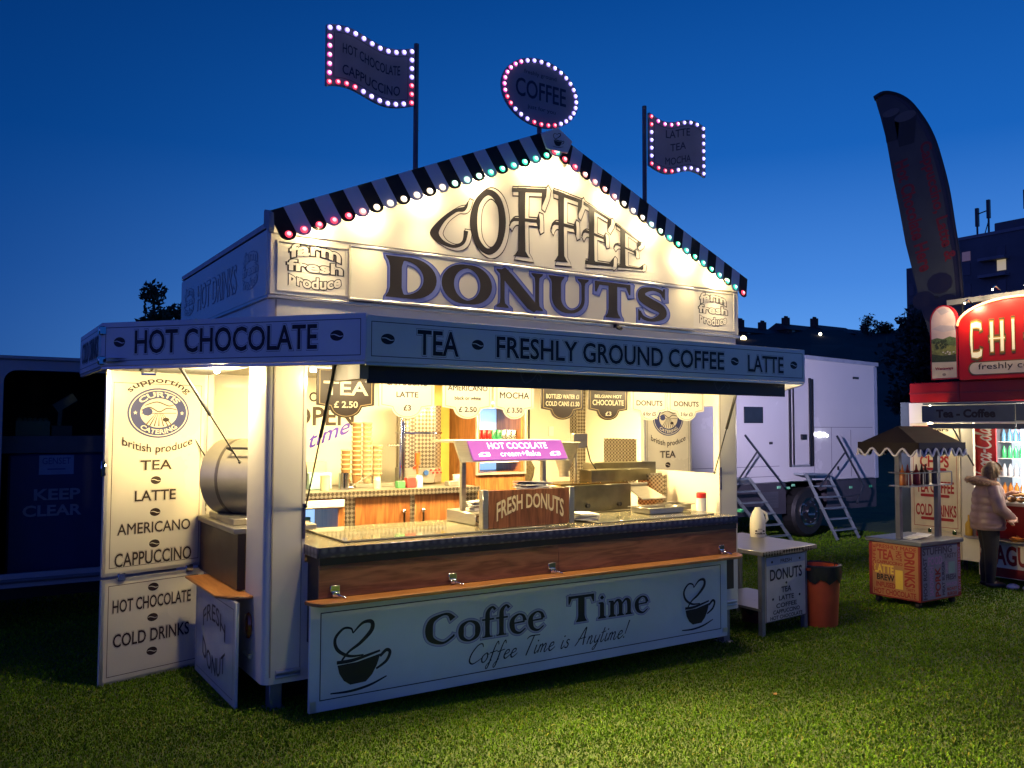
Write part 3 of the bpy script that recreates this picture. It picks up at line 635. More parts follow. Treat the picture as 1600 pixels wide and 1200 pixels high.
# --- striped scalloped valance with a bulb on every tongue
n_s = 22; A0 = V((-.04, -.09, 3.485)); P0 = V((2.41, -.09, 4.545)); B0 = V((4.86, -.09, 3.485))
vb = MB(); tongues = []
for a, c in ((A0, P0), (P0, B0)):
    L_ = (c-a).length; u = (c-a).normalized(); perp = u.cross(V((0, 1, 0))).normalized()
    if perp.z > 0: perp = -perp
    dn = (perp*.20+V((0, -.055, 0))).normalized(); fr = Fr(a, u, -dn); wd_ = L_/n_s
    for i in range(n_s):
        x0 = i*wd_+.001; x1 = (i+1)*wd_-.001; m_ = wd_/2
        poly = [(x1, .02), (x0, .02), (x0, -.175)]+[(x0+m_-m_*math.cos(R(t)), -.175-m_*.85*math.sin(R(t))) for t in range(15, 180, 15)]+[(x1, -.175)]
        blk = (i % 2 == 0) if a is A0 else (i % 2 == 1)
        vb.prism(fr, poly, -.004, .004, 0 if blk else 1); tongues.append((fr.p(x0+m_, -.185, .006), fr.N.copy(), a is A0, i))
vb.prism(Fr((2.41, -.165, 0), (1, 0, 0)), [(-.16, 4.47), (-.11, 4.36), (.11, 4.36), (.16, 4.47), (.0, 4.565)], -.01, .006, 1)
vl = vb.build('valance', [mat('black_stripe', (.010, .009, .010), .85), mat('white_stripe', (.66, .64, .68), .6, var=.06)], T)
lt = MB(); cup(lt, Fr((2.41, -.1715, 0), (1, 0, 0)), 0, 4.385, .13, 0, .002); lt.build('cup_emblem', dark, vl, flat=True)
vend = MB(); vend.prism(Fr((-.06, -.1, 0), (0, -1, 0)), [(-.02, 3.40), (.10, 3.33), (.12, 3.36), (.10, 3.47), (.0, 3.51), (-.02, 3.50)], -.02, .012); vend.build('valance_end_cap', mat('end_cap_grey', (.25, .27, .31), .5), T)
def bulb_src(name, col, core, r, parent, rootloc, n, loc, es=1.6, cs=3.6):
    b = MB(); fr = Fr((0, 0, 0), n.orthogonal(), n.cross(n.orthogonal()))
    q = n.normalized(); u = q.orthogonal().normalized(); x = q.cross(u)
    def dome(rr, hh, base, mi):
        vs = []; fs = []; k = 12
        for j, (f, g) in enumerate(((1, 0), (.8, .6), (.4, .92))):
            for i in range(k): a = 6.2832*i/k; vs.append((u*math.cos(a)+x*math.sin(a))*rr*f+q*(base+hh*g))
        for j in range(2):
            for i in range(k): fs.append((j*k+i, j*k+(i+1) % k, (j+1)*k+(i+1) % k, (j+1)*k+i))
        fs.append(tuple(2*k+i for i in range(k))); b.add(vs, fs, mi)
    dome(r, r*.5, 0, 0); dome(r*.62, r*.45, r*.30, 1)
    o = b.build('bulb', [glow('bulb_rim_'+name, col, es), glow('bulb_core_'+name, core, cs)], None)
    o.parent = parent; o.location = V(loc)-V(rootloc); return o
BC = {'red': ((1, .05, .09), (1, .25, .28)), 'pink': ((1, .36, .30), (1, .75, .68)), 'white': ((1, .80, .55), (1, .96, .85)), 'pale': ((.55, 1, .70), (.9, 1, .95)), 'green': ((.05, .75, .42), (.50, 1, .82)),
      'lilac': ((.40, .30, 1), (.84, .78, 1)), 'rose': ((.80, .08, .42), (1, .60, .84)), 'crimson': ((.80, .02, .08), (1, .25, .30))}
srcs = {}
def bulb(cname, r, parent, rootloc, loc, n, key=''):
    k = (cname, r, key)
    if k in srcs:
        c = srcs[k].copy(); COL.objects.link(c); c.parent = parent; c.location = V(loc)-V(rootloc); return c
    srcs[k] = bulb_src(cname, *BC[cname], r, parent, rootloc, V(n), loc); return srcs[k]
for p, n, left, i in tongues:
    if left: cn = 'red' if i < 5 else 'pink' if i < 6 else 'white' if i < 12 else 'pale' if i < 15 else 'green'
    else: cn = 'red' if i < 3 else 'pink' if i < 7 else 'white' if i < 10 else 'pale' if i < 12 else 'green' if i < 21 else 'red'
    bulb(cn, .027, T, TR, p, n, 'L' if left else 'R')
warm = (1.0, .77, .40); warmw = (1.0, .72, .28)
hot = glow('hot_warm_lamp', (1.0, .86, .60), 30)
for (x, z) in ((.30, 3.42), (.72, 3.58), (1.20, 3.79), (1.70, 4.01), (2.25, 4.20), (2.60, 4.20), (3.10, 4.03), (3.54, 3.83), (4.05, 3.61), (4.50, 3.46)):
    z += .075; b = MB(); b.tube([(x, -.01, z+.02), (x, -.075, z+.03)], .012, 8); b.lathe((x, -.08, z), [(.010, .045), (.026, .03), (.030, .0)], 12); lp = b.build('gable_lamp', chrome, T)
    MB().sph((x, -.08, z-.004), .02, 8).build('lamp_bulb', hot, lp)
    light('POINT', 'gable_lamp_glow', (x, -.10, z-.05), 9.5, warm, lp, TR, shadow_soft_size=.03)
    light('SPOT', 'gable_wash_light', (x, -.21, z-.10), 21, warm, lp, TR, spot_size=R(92), spot_blend=1.0, shadow_soft_size=.03, aim=(0, .16, -1))
    light('SPOT', 'gable_lamp_light', (x, -.13, z-.06), 210, warm, lp, TR, spot_size=R(84), spot_blend=.9, shadow_soft_size=.03, aim=(0, -.55, -1))

# --- front awning flap, fascia boards, pelmet
b = MB(); b.box(.31, 4.575, -.98, -.002, 2.435, 2.465); b.build('awning_flap', panel, T, bevel=.004)
b = MB(); b.box(-.98, -.002, .46, 1.74, 2.435, 2.465); b.build('side_awning_flap', panel, T, bevel=.004)
b = MB(); b.box(4.83, 5.8, .3, 1.42, 2.435, 2.465); b.build('side_awning_flap', panel, T, bevel=.004)
b = MB(); b.prism(PL, [(-.98, .57), (.305, -.975), (.305, -.003), (-.003, -.003), (-.003, .455), (-.98, .455)], 2.44, 2.462); b.build('corner_canopy', panel, T)
linem = mat('panel_line', (.03, .03, .045), .4)
def fascia(name, O, U, L_, v0, v1, extra=None, tcol=panel):
    fr = Fr(O, U); b = MB(); b.fbox(fr, 0, L_, v0, v1, -.018, 0); o = b.build(name, tcol, T, bevel=.003)
    l = MB(); l.border(fr, .035, v0+.035, L_-.035, v1-.035, .005, .001, 0)
    if extra: extra(l, fr)
    l.build('lettering', [linem, panel, dark], o, flat=True)
    e = MB(); e.fbox(fr, .006, L_-.006, v0-.022, v0-.001, -.03, -.004); e.build('edge_trim', trimw, o, bevel=.003)
    return o
def ol(mb, s, fr, box, d=.0012, bold=.016, m0=2, ringm=0):
    letters(mb, s, fr, box, m0, d+.0020, bold, ring=[(.032, 1, d+.0010), (.044, ringm, d)])
fu = .31
def ex1(l, fr):
    for u in (.46, 1.13, 3.66, 4.42): bean(l, fr, u-fu, 2.555, .048, 2, 1, .0012)
    ol(l, 'TEA', fr, (.67-fu, 2.465, .98-fu, 2.63)); ol(l, 'FRESHLY GROUND COFFEE', fr, (1.28-fu, 2.475, 3.53-fu, 2.625)); ol(l, 'LATTE', fr, (3.82-fu, 2.475, 4.28-fu, 2.62))
fascia('fascia_board', (.31, -1.0, 0), (1, 0, 0), 4.265, 2.405, 2.70, ex1)
def ex2(l, fr):
    for u in (.155, 1.84): bean(l, fr, u, 2.575, .048, 2, 1, .0012)
    ol(l, 'HOT CHOCOLATE', fr, (.285, 2.49, 1.70, 2.655), ringm=0)
fascia('fascia_board', (-1.0, .57, 0), (1.31, -1.57, 0), 2.0447, 2.41, 2.715, ex2)
def ex3(l, fr): ol(l, 'COLD DRINKS', fr, (.15, 2.48, 1.05, 2.64))
fascia('fascia_board', (-1.0, 1.76, 0), (0, -1, 0), 1.18, 2.41, 2.715, ex3)
fascia('fascia_board', (4.575, -.995, 0), (1.24, 1.3, 0), 1.79, 2.405, 2.70)
b = MB()
for z in (2.45, 2.66): b = MB(); b.box(-1.02, -.96, .54, .60, z-.03, z+.03); b.build('corner_bracket', chrome, T, bevel=.006)
b = MB(); b.tube([(-.72, .56, 2.42), (-.74, .5, 2.36), (-.66, .47, 2.36), (-.64, .53, 2.42)], .009, 6); b.box(-.93, -.62, .60, .72, 2.39, 2.43); b.build('catch', chrome, T)
PF = Fr((.36, -.90, 0), (1, 0, 0)); b = MB(); b.fbox(PF, 0, 4.06, 2.275, 2.43, -.015, 0); pel = b.build('pelmet', navy, T)
b = MB()
for cu in (1.28, 3.25):
    pen(b, [([(-.45, .25, .05), (-.30, .45, .05), (-.45, .5, .05), (-.52, .2, .06), (-.3, -.3, .06), (.1, .0, .06), (.32, .35, .06), (.52, .1, .06), (.42, -.2, .05), (.30, .05, .05)], True, False)], PF, (cu, 2.345), .17, .11, 0, .003)
b.tube([PF.p(2.52, 2.40, .01), PF.p(2.53, 2.365, .03), PF.p(2.70, 2.365, .03), PF.p(2.71, 2.40, .01)], .006, 6)
b.build('scroll_emblem', mat('scroll_grey', (.07, .065, .08), .35, .5), pel)
b = MB(); b.box(.30, .36, -.93, -.45, 2.30, 2.43); b.build('pelmet_end_bracket', mat('bracket_tan', (.22, .18, .13), .5), T)
# under-awning lamps that wash the menu boards, behind the pelmet
for x in (.47, .85, 1.35, 1.95, 2.55, 3.15, 3.75, 4.2):
    b = MB(); b.box(x-.05, x+.05, -.55, -.45, 2.40, 2.434); lp = b.build('awning_lamp', chrome, T, bevel=.004)
    MB().sph((x, -.50, 2.395), .026, 8).build('lamp_bulb', hot, lp)
    light('POINT', 'awning_lamp_glow', (x, -.50, 2.355), 28 if x < .5 else 17, warm, lp, TR, shadow_soft_size=.03)
    light('SPOT', 'awning_lamp_light', (x, -.50, 2.35), 110 if x < .8 else 390 if x < 3 else 120, warm, lp, TR, spot_size=R(88), spot_blend=.85, shadow_soft_size=.03, aim=(0 if x < 3 else -.3, -.92, -1))
# gas struts
def strut(a, c):
    a = V(a); c = V(c); m = a+(c-a)*.5; b = MB(); b.tube([a, m], .006, 8); b.tube([m, c], .013, 8); b.sph(tuple(c), .016, 6); b.sph(tuple(a), .013, 6); b.build('gas_strut', black, T)
strut((.29, -.012, 1.42), (.30, -.52, 2.42)); strut((4.45, -.012, 1.55), (4.25, -.52, 2.42))
strut((-.012, .62, 1.72), (-.46, .62, 2.43)); strut((-.012, 1.60, 1.70), (-.46, 1.58, 2.43))

# --- counter, shelf, lower flaps
b = MB(); b.box(.315, 4.465, -.235, .84, .455, 1.125); b.build('counter_base', mat('counter_carcass', (.05, .030, .018), .5), T)
b = MB(); b.box(.30, 4.49, -.255, .88, 1.126, 1.15); ct = b.build('counter_top', plate('counter_plate', (.30, .27, .2), (.62, .56, .42), 60, .85, .18), T, bevel=.004)
b = MB(); b.box(.55, 2.35, -.10, .75, 1.152, 1.166); b.box(2.9, 4.35, -.10, .6, 1.152, 1.164); b.build('glass_top', glassm, ct, bevel=.003)
b = MB(); b.box(.298, 4.492, -.272, -.256, 1.078, 1.152); b.box(.283, .299, -.272, .05, 1.078, 1.152); b.build('counter_edging', ropem, ct, bevel=.004)
b = MB(); b.box(.306, 4.482, -.262, -.2355, 1.028, 1.077); b.build('counter_band', navy, T)
b = MB(); b.box(.304, 2.36, -.256, -.2355, .80, 1.027); b.box(2.362, 4.484, -.256, -.2355, .80, 1.027); b.build('wood_panel', walnut, T, bevel=.002)
b = MB(); b.prism(PL, [(.20, -.257), (.22, -.34)]+[(.30+.06*math.cos(R(t)), -.36+.06*math.sin(R(t))) for t in (200, 230, 260)]+[(.36, -.425), (4.36, -.425), (4.44, -.37), (4.50, -.257)], .772, .798); b.build('serving_shelf', orangew, T, bevel=.004)
b = MB(); b.prism(PL, [(-.002, .24), (-.002, 1.36), (-.23, 1.36), (-.23, .42), (-.16, .30), (-.05, .24)], .752, .772); b.build('side_shelf', orangewy, T, bevel=.004)
for x in (.42, 1.36, 2.29, 4.27):
    b = MB(); b.box(x-.035, x+.035, -.268, -.257, .835, .885); b.box(x-.026, x+.026, -.29, -.2685, .806, .842); b.tube([(x, -.285, .83), (x+.05, -.35, .806)], .006, 6); b.build('shelf_latch', chrome, T, bevel=.003)
b = MB(); b.box(.25, 4.37, -.238, -.212, .02, .768); lf = b.build('lower_flap', panel, T, bevel=.004)
for q in ((.256, .30, .024), (4.30, 4.366, .06)): b = MB(); b.box(q[0], q[1], -.242, -.2385, q[2], .10); b.build('corner_plate', trimw, lf)
FL = Fr((0, -.2385, 0), (1, 0, 0)); l = MB(); l.border(FL, .325, .095, 4.28, .70, .007, .0012, 0)
cup(l, FL, .60, .115, .49, 0, .003, 2); cup(l, FL, 3.955, .125, .46, 0, .003, 2)
for off, mi_, d_, sh in ((.075, 3, .0012, (.0, -.0)), (.05, 1, .0022, (0, 0)), (.0, 0, .0034, (0, 0))):
    penword(l, 'Coffee', LOW, FL, (1.14, .355, 2.24, .585), mi_, d_, .03, off, h0=0, h1=1, shift=sh); penword(l, 'Time', LOW, FL, (2.47, .365, 3.37, .585), mi_, d_, .05, off, h0=0, h1=1, shift=sh)
penword(l, 'Coffee Time is Anytime!', SCR, FL, (1.50, .17, 3.10, .315), 0, .002, .03, 0, shear=.32)
l.build('lettering', [dark, mat('lilac_halo', (.40, .38, .55), .4), panel, mat('violet_edge', (.22, .22, .42), .4)], lf, flat=True)
# side flap below the left hatch
b = MB(); b.box(-.135, -.11, .20, 1.38, .0, .742); sf = b.build('lower_side_flap', mat('flap_white', (.62, .62, .58), .14, var=.05, coat=.6), T, bevel=.004)
SF = Fr((-.1355, 1.38, 0), (0, -1, 0)); l = MB(); l.border(SF, .05, .05, 1.13, .69, .006, .0012)
letters(l, 'FRESH', SF, (.26, 0, .92, .13), 1, .002, .004, warp=lambda u, v: (u, .50+v-.9*(u-.59)**2))
letters(l, 'DONUT', SF, (.26, 0, .92, .14), 1, .002, .004, warp=lambda u, v: (u, .10+v+.9*(u-.59)**2))
l.build('lettering', [linem, brown], sf, flat=True)
b = MB(); b.box(-.06, .0, .46, 1.66, .78, 1.19); b.build('side_counter_panel', mat('dark_brown_laminate', (.045, .026, .018), .4), T)
b = MB(); b.box(-.09, .55, .46, 1.67, 1.191, 1.235); b.build('side_counter_top', steel, T, bevel=.006)
b = MB(); b.box(.27, .288, -.012, .0, 1.19, 1.44); b.box(4.535, 4.553, -.012, .0, 1.38, 1.60); b.build('catch_plate', mat('blue_steel_catch', (.10, .10, .22), .3, .7, var=.5, scale=60), T)
b = MB(); b.box(-.012, 0, 1.66, 1.70, 1.25, 1.5); b.build('catch_plate', dplate, T)

# --- roundel with CURTIS CATERING and the hatch doors
def ell(cu, cv, a, b_, n=40): return [(cu+a*math.cos(6.28318*i/n), cv+b_*math.sin(6.28318*i/n)) for i in range(n)]
bluering = mat('blue_roundel', (.035, .045, .16), .35)
def crest(l, fr, cu, cv, s):     # materials: 0 line, 1 cream, 2 dark, 3 blue
    l.flat(fr, ell(cu, cv, .265*s, .205*s), .0012, 3); l.flat(fr, ell(cu, cv, .250*s, .192*s), .0018, 1); l.flat(fr, ell(cu, cv, .240*s, .184*s), .0024, 3)
    l.flat(fr, ell(cu, cv, .160*s, .120*s), .0030, 1)
    for i in range(7):
        a = -.12+.04*i; pen(l, [([(a*.25, .0, .004), (a, -.105, .012)], False, False)], fr, (cu, cv-.005*s), s, s, 0, .0036)
    pen(l, [([(-.15, .02, .008), (-.08, .045, .01), (.0, .01, .01), (.07, .04, .01), (.15, .03, .008)], True, False), ([(-.12, .06, .008), (-.02, .09, .01), (.08, .06, .01), (.13, .07, .006)], True, False), ([(-.15, -.005, .006), (.15, .0, .006)], False, False)], fr, (cu, cv), s, s, 0, .0036)
    l.flat(fr, ell(cu-.10*s, cv+.01*s, .045*s, .035*s, 9), .0042, 3); l.flat(fr, ell(cu+.06*s, cv-.055*s, .03*s, .018*s, 8), .0042, 2)
    for sg in (-1, 1): l.flat(fr, [(cu+sg*.20*s+.018*s*(1 if k % 2 == 0 else .42)*math.sin(k*math.pi/5), cv+.018*s*(1 if k % 2 == 0 else .42)*math.cos(k*math.pi/5)) for k in range(10)], .0042, 1)
    aw = lambda rad, sy, base: (lambda u, v: (cu+(rad*s+v)*math.sin((u-cu)/(rad*s)), cv+(rad*s+v)*math.cos((u-cu)/(rad*s))*sy))
    bw = lambda rad, sy: (lambda u, v: (cu+(rad*s-v)*math.sin((u-cu)/(rad*s)), cv-(rad*s-v)*math.cos((u-cu)/(rad*s))*sy))
    letters(l, 'CURTIS', fr, (cu-.165*s, 0, cu+.165*s, .058*s), 1, .0048, .03, warp=aw(.172, .76, 0))
    letters(l, 'CATERING', fr, (cu-.185*s, 0, cu+.185*s, .050*s), 1, .0048, .025, warp=bw(.228, .76))
    letters(l, 'supporting', fr, (cu-.26*s, 0, cu+.26*s, .075*s), 2, .0036, .012, warp=aw(.30, .78, 0))
    letters(l, 'british produce', fr, (cu-.30*s, 0, cu+.30*s, .085*s), 2, .0036, .008, warp=lambda u, v: (u, cv-.345*s+v+.75*(u-cu)**2/s))
def hatch_door(O, U, W_, z0, zs, z1, words):
    fr = Fr(O, U); b = MB(); b.fbox(fr, 0, W_, zs+.012, z1, -.03, 0); d1 = b.build('hatch_door', creamd, T, bevel=.004)
    b = MB(); b.fbox(fr, 0, W_, z0, zs-.012, -.03, 0); d2 = b.build('lower_hatch_door', creamd, T, bevel=.004)
    for d_, (a, c) in ((d1, (zs+.012, z1)), (d2, (z0, zs-.012))):
        l = MB(); l.border(fr, .055, a+.06, W_-.055, c-.12 if d_ is d1 else c-.05, .005, .0012, 0)
        if d_ is d1: crest(l, fr, W_*.5, 2.10, 1.0)
        for s, v0, v1, w_ in words:
            if not (a < v0 < c): continue
            if s == '*': bean(l, fr, W_*.485, (v0+v1)/2, .045, 2, 1)
            else: letters(l, s, fr, (W_*.485-w_/2, v0, W_*.485+w_/2, v1), 2, .0036, .014, ring=[(.030, 1, .0024), (.042, 0, .0014)])
        l.build('lettering', [mat('fine_brown_line', (.10, .07, .05), .4), creamd, brown, bluering], d_, flat=True)
        e = MB(); e.border(fr, 0, a, W_, c, .028, .0008); e.build('edge_trim', trimw, d_, flat=True)
    for u in (.12, W_-.17):
        b = MB(); b.fbox(fr, u, u+.06, zs-.03, zs+.03, .0, .02); b.build('door_latch', chrome, d1, bevel=.004)
    return d1
dw = [('TEA', 1.635, 1.715, .27), ('*', 1.52, 1.58, 0), ('LATTE', 1.385, 1.47, .35), ('*', 1.26, 1.32, 0), ('AMERICANO', 1.125, 1.215, .62), ('*', 1.005, 1.065, 0), ('CAPPUCCINO', .875, .985, .65),
      ('*', .655, .715, 0), ('HOT CHOCOLATE', .52, .62, .66), ('*', .41, .47, 0), ('COLD DRINKS', .25, .355, .64), ('*', .14, .20, 0)]
d1 = hatch_door((-.85, 1.37, 0), (.83, .25, 0), .867, -.03, .80, 2.46, dw)
hatch_door((4.86, 1.47, 0), (.83, .06, 0), .83, -.15, .80, 2.46, dw)
b = MB(); b.box(-.88, -.845, 1.33, 1.40, 1.60, 1.72); b.build('door_catch', chrome, d1, bevel=.006)

# --- inside: ceiling lights, wall sign, kick panels
for x in (1.2, 2.4, 3.6):
    b = MB(); b.box(x-.45, x+.45, 1.1, 1.22, 2.47, 2.499); b.build('ceiling_light', glow('tube_light', (1, .88, .64), 14), T)
    light('POINT', 'ceiling_tube_glow', (x, 1.16, 2.33), 24, warmw, T, TR, shadow_soft_size=.12)
    light('AREA', 'ceiling_light_glow', (x, 1.16, 2.455), 150, warmw, T, TR, shape='RECTANGLE', size=.9, size_y=.3, aim=(0, 0, -1))
light('POINT', 'side_hatch_light', (-.22, .52, 2.36), 85, warm, T, TR, shadow_soft_size=.06)
b = MB(); b.sph((-.22, .52, 2.41), .025, 8); b.box(-.26, -.18, .48, .56, 2.42, 2.4345); b.build('hatch_lamp', hot, T)
light('POINT', 'side_hatch_light', (5.1, .62, 2.36), 34, warm, T, TR, shadow_soft_size=.05)
b = MB(); b.sph((5.1, .62, 2.41), .025, 8); b.box(5.06, 5.14, .58, .66, 2.42, 2.4345); b.build('hatch_lamp', hot, T)
WB = Fr((0, 2.599, 0), (1, 0, 0)); l = MB()
letters(l, 'lo', WB, (1.20, 2.25, 1.34, 2.40), 0, .002, .0); letters(l, 'OPEN', WB, (1.05, 2.0, 1.74, 2.20), 0, .002, .02)
letters(l, 'time', WB, (1.22, 1.76, 1.68, 1.93), 1, .002, .014, warp=lambda u, v: (u+(v-1.76)*.25, v+(u-1.25)*.38))
l.build('wall_lettering', [brown, purpl], T, flat=True)
b = MB(); b.box(2.62, 2.93, 2.592, 2.5995, 1.0, 2.499); b.build('wall_recess_strip', mat('yellow_wall', (.70, .52, .12), .4), T)
b = MB(); b.box(4.00, 4.02, 2.586, 2.5995, .46, 2.4); b.build('wall_joint', darkint, T)
b = MB(); b.box(4.64, 4.769, 2.45, 2.5995, 1.1, 2.499); b.build('corner_plate', dplate, T)
b = MB(); b.box(4.763, 4.7695, 1.50, 2.08, 1.35, 1.86); b.build('splash_plate', dplate, T)
b = MB(); b.box(4.60, 4.65, .02, .05, 1.16, 2.42); b.build('jamb_strip', dplate, T)

# ================================================================== things inside the trailer
fridgeglow = glow('fridge_light_blue', (.35, .62, 1.0), 1.1)
# menu boards
def menu(x0, x1, lines, label, isbrown):
    zt, zr, zb = 2.428, 2.140, 2.062; y = .075; t = thing('menu_board', ((x0+x1)/2, y, zr), label, 'menu board', 'menu boards hanging along the hatch')
    fr = Fr((0, y, 0), (1, 0, 0)); c = (x0+x1)/2; rr = (x1-x0)*.27
    poly = [(x0, zr+.015), (x0, zt), (x1, zt), (x1, zr+.015), (c+rr*1.05, zr)]+[(c+rr*math.cos(R(a)), zr-.002+(zr-zb)*math.sin(R(a))) for a in range(-15, -180, -15)]+[(c-rr*1.05, zr)]
    b = MB(); b.prism(fr, poly, -.012, 0, 0); bd = b.build('board', mat('menu_brown', (.020, .008, .0035), .4) if isbrown else mat('menu_white', (.80, .77, .68), .4, var=.03), t, smooth=False)
    l = MB(); k = .022
    inner = [(c+(u-c)*(1-k*2/(x1-x0)*.9), v+(.010 if v < zr+.02 else -.01)) for u, v in poly]; inner2 = [(c+(u-c)*(1-k*2/(x1-x0)*1.15), v+(.014 if v < zr+.02 else -.014)) for u, v in poly]
    l.flat(fr, inner, .0006, 1); l.flat(fr, inner2, .0011, 2)
    for s, v0, v1, w_, m_ in lines: letters(l, s, fr, (c-w_/2, v0, c+w_/2, v1), m_, .0022, .02, ring=None)
    l.build('lettering', [brown, mat('gold_line', (.45, .33, .14), .4), MATS['menu_brown'] if isbrown else MATS['menu_white'], mat('menu_cream_lettering', (.78, .70, .50), .4)], bd, flat=True)
    b = MB(); b.tube([(x0+.06, y+.006, zt), (x0+.06, y+.006, 2.499)], .004, 6); b.tube([(x1-.06, y+.006, zt), (x1-.06, y+.006, 2.499)], .004, 6); b.build('hanger', chrome, t)
menu(.39, .85, [('FRESH', 2.352, 2.400, .20, 3), ('TEA', 2.23, 2.335, .36, 3), ('£ 2.50', 2.135, 2.185, .19, 3)], 'brown menu board lettered FRESH TEA, first on the left', True)
menu(.89, 1.37, [('CAPPUCCINO', 2.318, 2.36, .36, 0), ('LATTE', 2.225, 2.268, .19, 0), ('£3', 2.12, 2.165, .065, 0)], 'white menu board lettered LATTE £3', False)
menu(1.45, 1.91, [('AMERICANO', 2.29, 2.335, .38, 0), ('black or white', 2.215, 2.245, .25, 0), ('£ 2.50', 2.115, 2.16, .17, 0)], 'white menu board lettered AMERICANO £2.50', False)
menu(1.94, 2.34, [('MOCHA', 2.235, 2.29, .30, 0), ('£ 3.50', 2.115, 2.16, .16, 0)], 'white menu board lettered MOCHA £3.50', False)
menu(2.42, 2.88, [('BOTTLED WATER £1', 2.245, 2.285, .36, 3), ('COLD CANS £1.50', 2.18, 2.222, .37, 3)], 'brown menu board listing cold cans and water', True)
menu(2.94, 3.40, [('BELGIAN HOT', 2.262, 2.292, .32, 3), ('CHOCOLATE', 2.195, 2.245, .37, 3), ('£3', 2.10, 2.138, .07, 3)], 'brown menu board lettered CHOCOLATE', True)
menu(3.45, 3.90, [('DONUTS', 2.20, 2.25, .33, 0), ('6 for £5', 2.105, 2.142, .16, 0)], 'white menu board lettered DONUTS 6 for £5', False)
menu(3.92, 4.40, [('DONUTS', 2.20, 2.25, .33, 0), ('3 for £3', 2.105, 2.142, .16, 0)], 'white menu board lettered DONUTS 3 for £3, last on the right', False)

# back counter
bc = thing('back_counter', (1.6, 2.1, .45), 'back counter with wooden cupboard doors and diamond-plate edging', 'counter')
b = MB(); b.box(.30, .58, 1.66, 2.59, .451, 1.335); b.box(1.26, 2.72, 1.66, 2.59, .451, 1.335); b.box(.581, 1.259, 2.3, 2.59, .451, 1.335); b.build('carcass', mat('counter_carcass_brown', (.09, .05, .03), .5), bc)
b = MB(); b.box(.30, 2.72, 1.62, 2.595, 1.336, 1.38); b.build('worktop', steel, bc, bevel=.004)
b = MB(); b.box(.30, 2.725, 1.60, 1.619, 1.325, 1.382); b.box(1.245, 1.36, 1.64, 1.659, .46, 1.324); b.box(1.945, 1.99, 1.64, 1.659, .46, 1.324); b.box(2.57, 2.72, 1.64, 1.659, .46, 1.324); b.build('edging', dplate, bc)
for x0, x1, hx in ((1.365, 1.94, 1.86), (1.995, 2.565, 2.07)):
    b = MB(); b.box(x0, x1, 1.635, 1.659, .50, 1.320); d_ = b.build('door', cabw, bc, bevel=.003)
    b = MB(); b.tube([(hx, 1.634, 1.17), (hx, 1.60, 1.165), (hx, 1.60, 1.02), (hx, 1.634, 1.015)], .012, 8); b.sph((hx, 1.605, 1.17), .022, 8); b.build('handle', chrome, d_)
# mini fridge under the counter
mf = thing('mini_fridge', (.92, 1.95, .46), 'small blue-lit under-counter fridge at the left of the back counter', 'fridge')
b = MB(); b.box(.585, .64, 1.63, 2.29, .47, 1.32); b.box(1.19, 1.255, 1.63, 2.29, .47, 1.32); b.box(.641, 1.189, 1.63, 2.29, 1.23, 1.32); b.box(.641, 1.189, 1.63, 2.29, .47, .6); b.build('cabinet', cabw, mf)
b = MB(); b.box(.60, 1.24, 1.60, 1.629, 1.24, 1.31); b.build('header', whitep, mf, bevel=.004)
b = MB(); b.box(.641, 1.189, 2.25, 2.289, .601, 1.229); b.build('back_panel', fridgeglow, mf)
b = MB(); b.box(.642, 1.188, 1.70, 2.249, .86, .875); b.build('shelf', whitep, mf)
def bottle(loc, h, r, label, m_body, m_cap, cat_='bottle', group=None, name='milk_bottle'):
    t = thing(name, loc, label, cat_, group)
    MB().lathe(loc, [(r*.9, 0), (r, h*.06), (r, h*.62), (r*.42, h*.84), (r*.36, h*.90)], 14).build('body', m_body, t)
    MB().lathe((loc[0], loc[1], loc[2]+h*.90), [(r*.42, 0), (r*.42, h*.09), (r*.3, h*.10)], 12).build('cap', m_cap, t)
    return t
bottle((.82, 1.85, .876), .26, .07, 'white milk bottle in the mini fridge, left one', whitep, mat('aqua_cap', (.08, .45, .40), .4), group='milk bottles in the mini fridge')
bottle((.98, 1.87, .876), .26, .07, 'white milk bottle in the mini fridge, right one', whitep, MATS['aqua_cap'], group='milk bottles in the mini fridge')
# water boiler
wb_ = thing('water_boiler', (2.34, 2.25, 1.38), 'tall diamond-plate water boiler with a red tap on the back counter', 'water boiler')
b = MB(); b.prism(Fr((2.34, 2.25, 0), (1, 0, 0), (0, 1, 0)), [(.25*math.cos(R(a)), .19*math.sin(R(a))) for a in range(22, 382, 45)], 1.56, 2.22); b.build('tank', dplate, wb_)
b = MB(); b.prism(Fr((2.34, 2.25, 0), (1, 0, 0), (0, 1, 0)), [(.26*math.cos(R(a)), .20*math.sin(R(a))) for a in range(22, 382, 45)], 1.40, 1.559); b.build('base', steel, wb_, bevel=.004)
b = MB(); b.prism(Fr((2.34, 2.25, 0), (1, 0, 0), (0, 1, 0)), [(.262*math.cos(R(a)), .202*math.sin(R(a))) for a in range(22, 382, 45)], 1.92, 1.935); b.build('band', chrome, wb_)
b = MB(); b.tube([(2.33, 2.055, 1.51), (2.33, 2.045, 1.51)], .028, 16); b.build('badge', mat('blue_badge', (.02, .06, .22), .3), wb_)
b = MB(); 
for i in range(6): b.tube([(2.39+.028*i, 2.065+.012*max(0, i-2), 1.535-.03*(i % 2)), (2.39+.028*i, 2.05+.012*max(0, i-2), 1.535-.03*(i % 2))], .010, 8)
b.build('indicator_lamp', mat('red_indicator', (.25, .01, .01), .3), wb_)
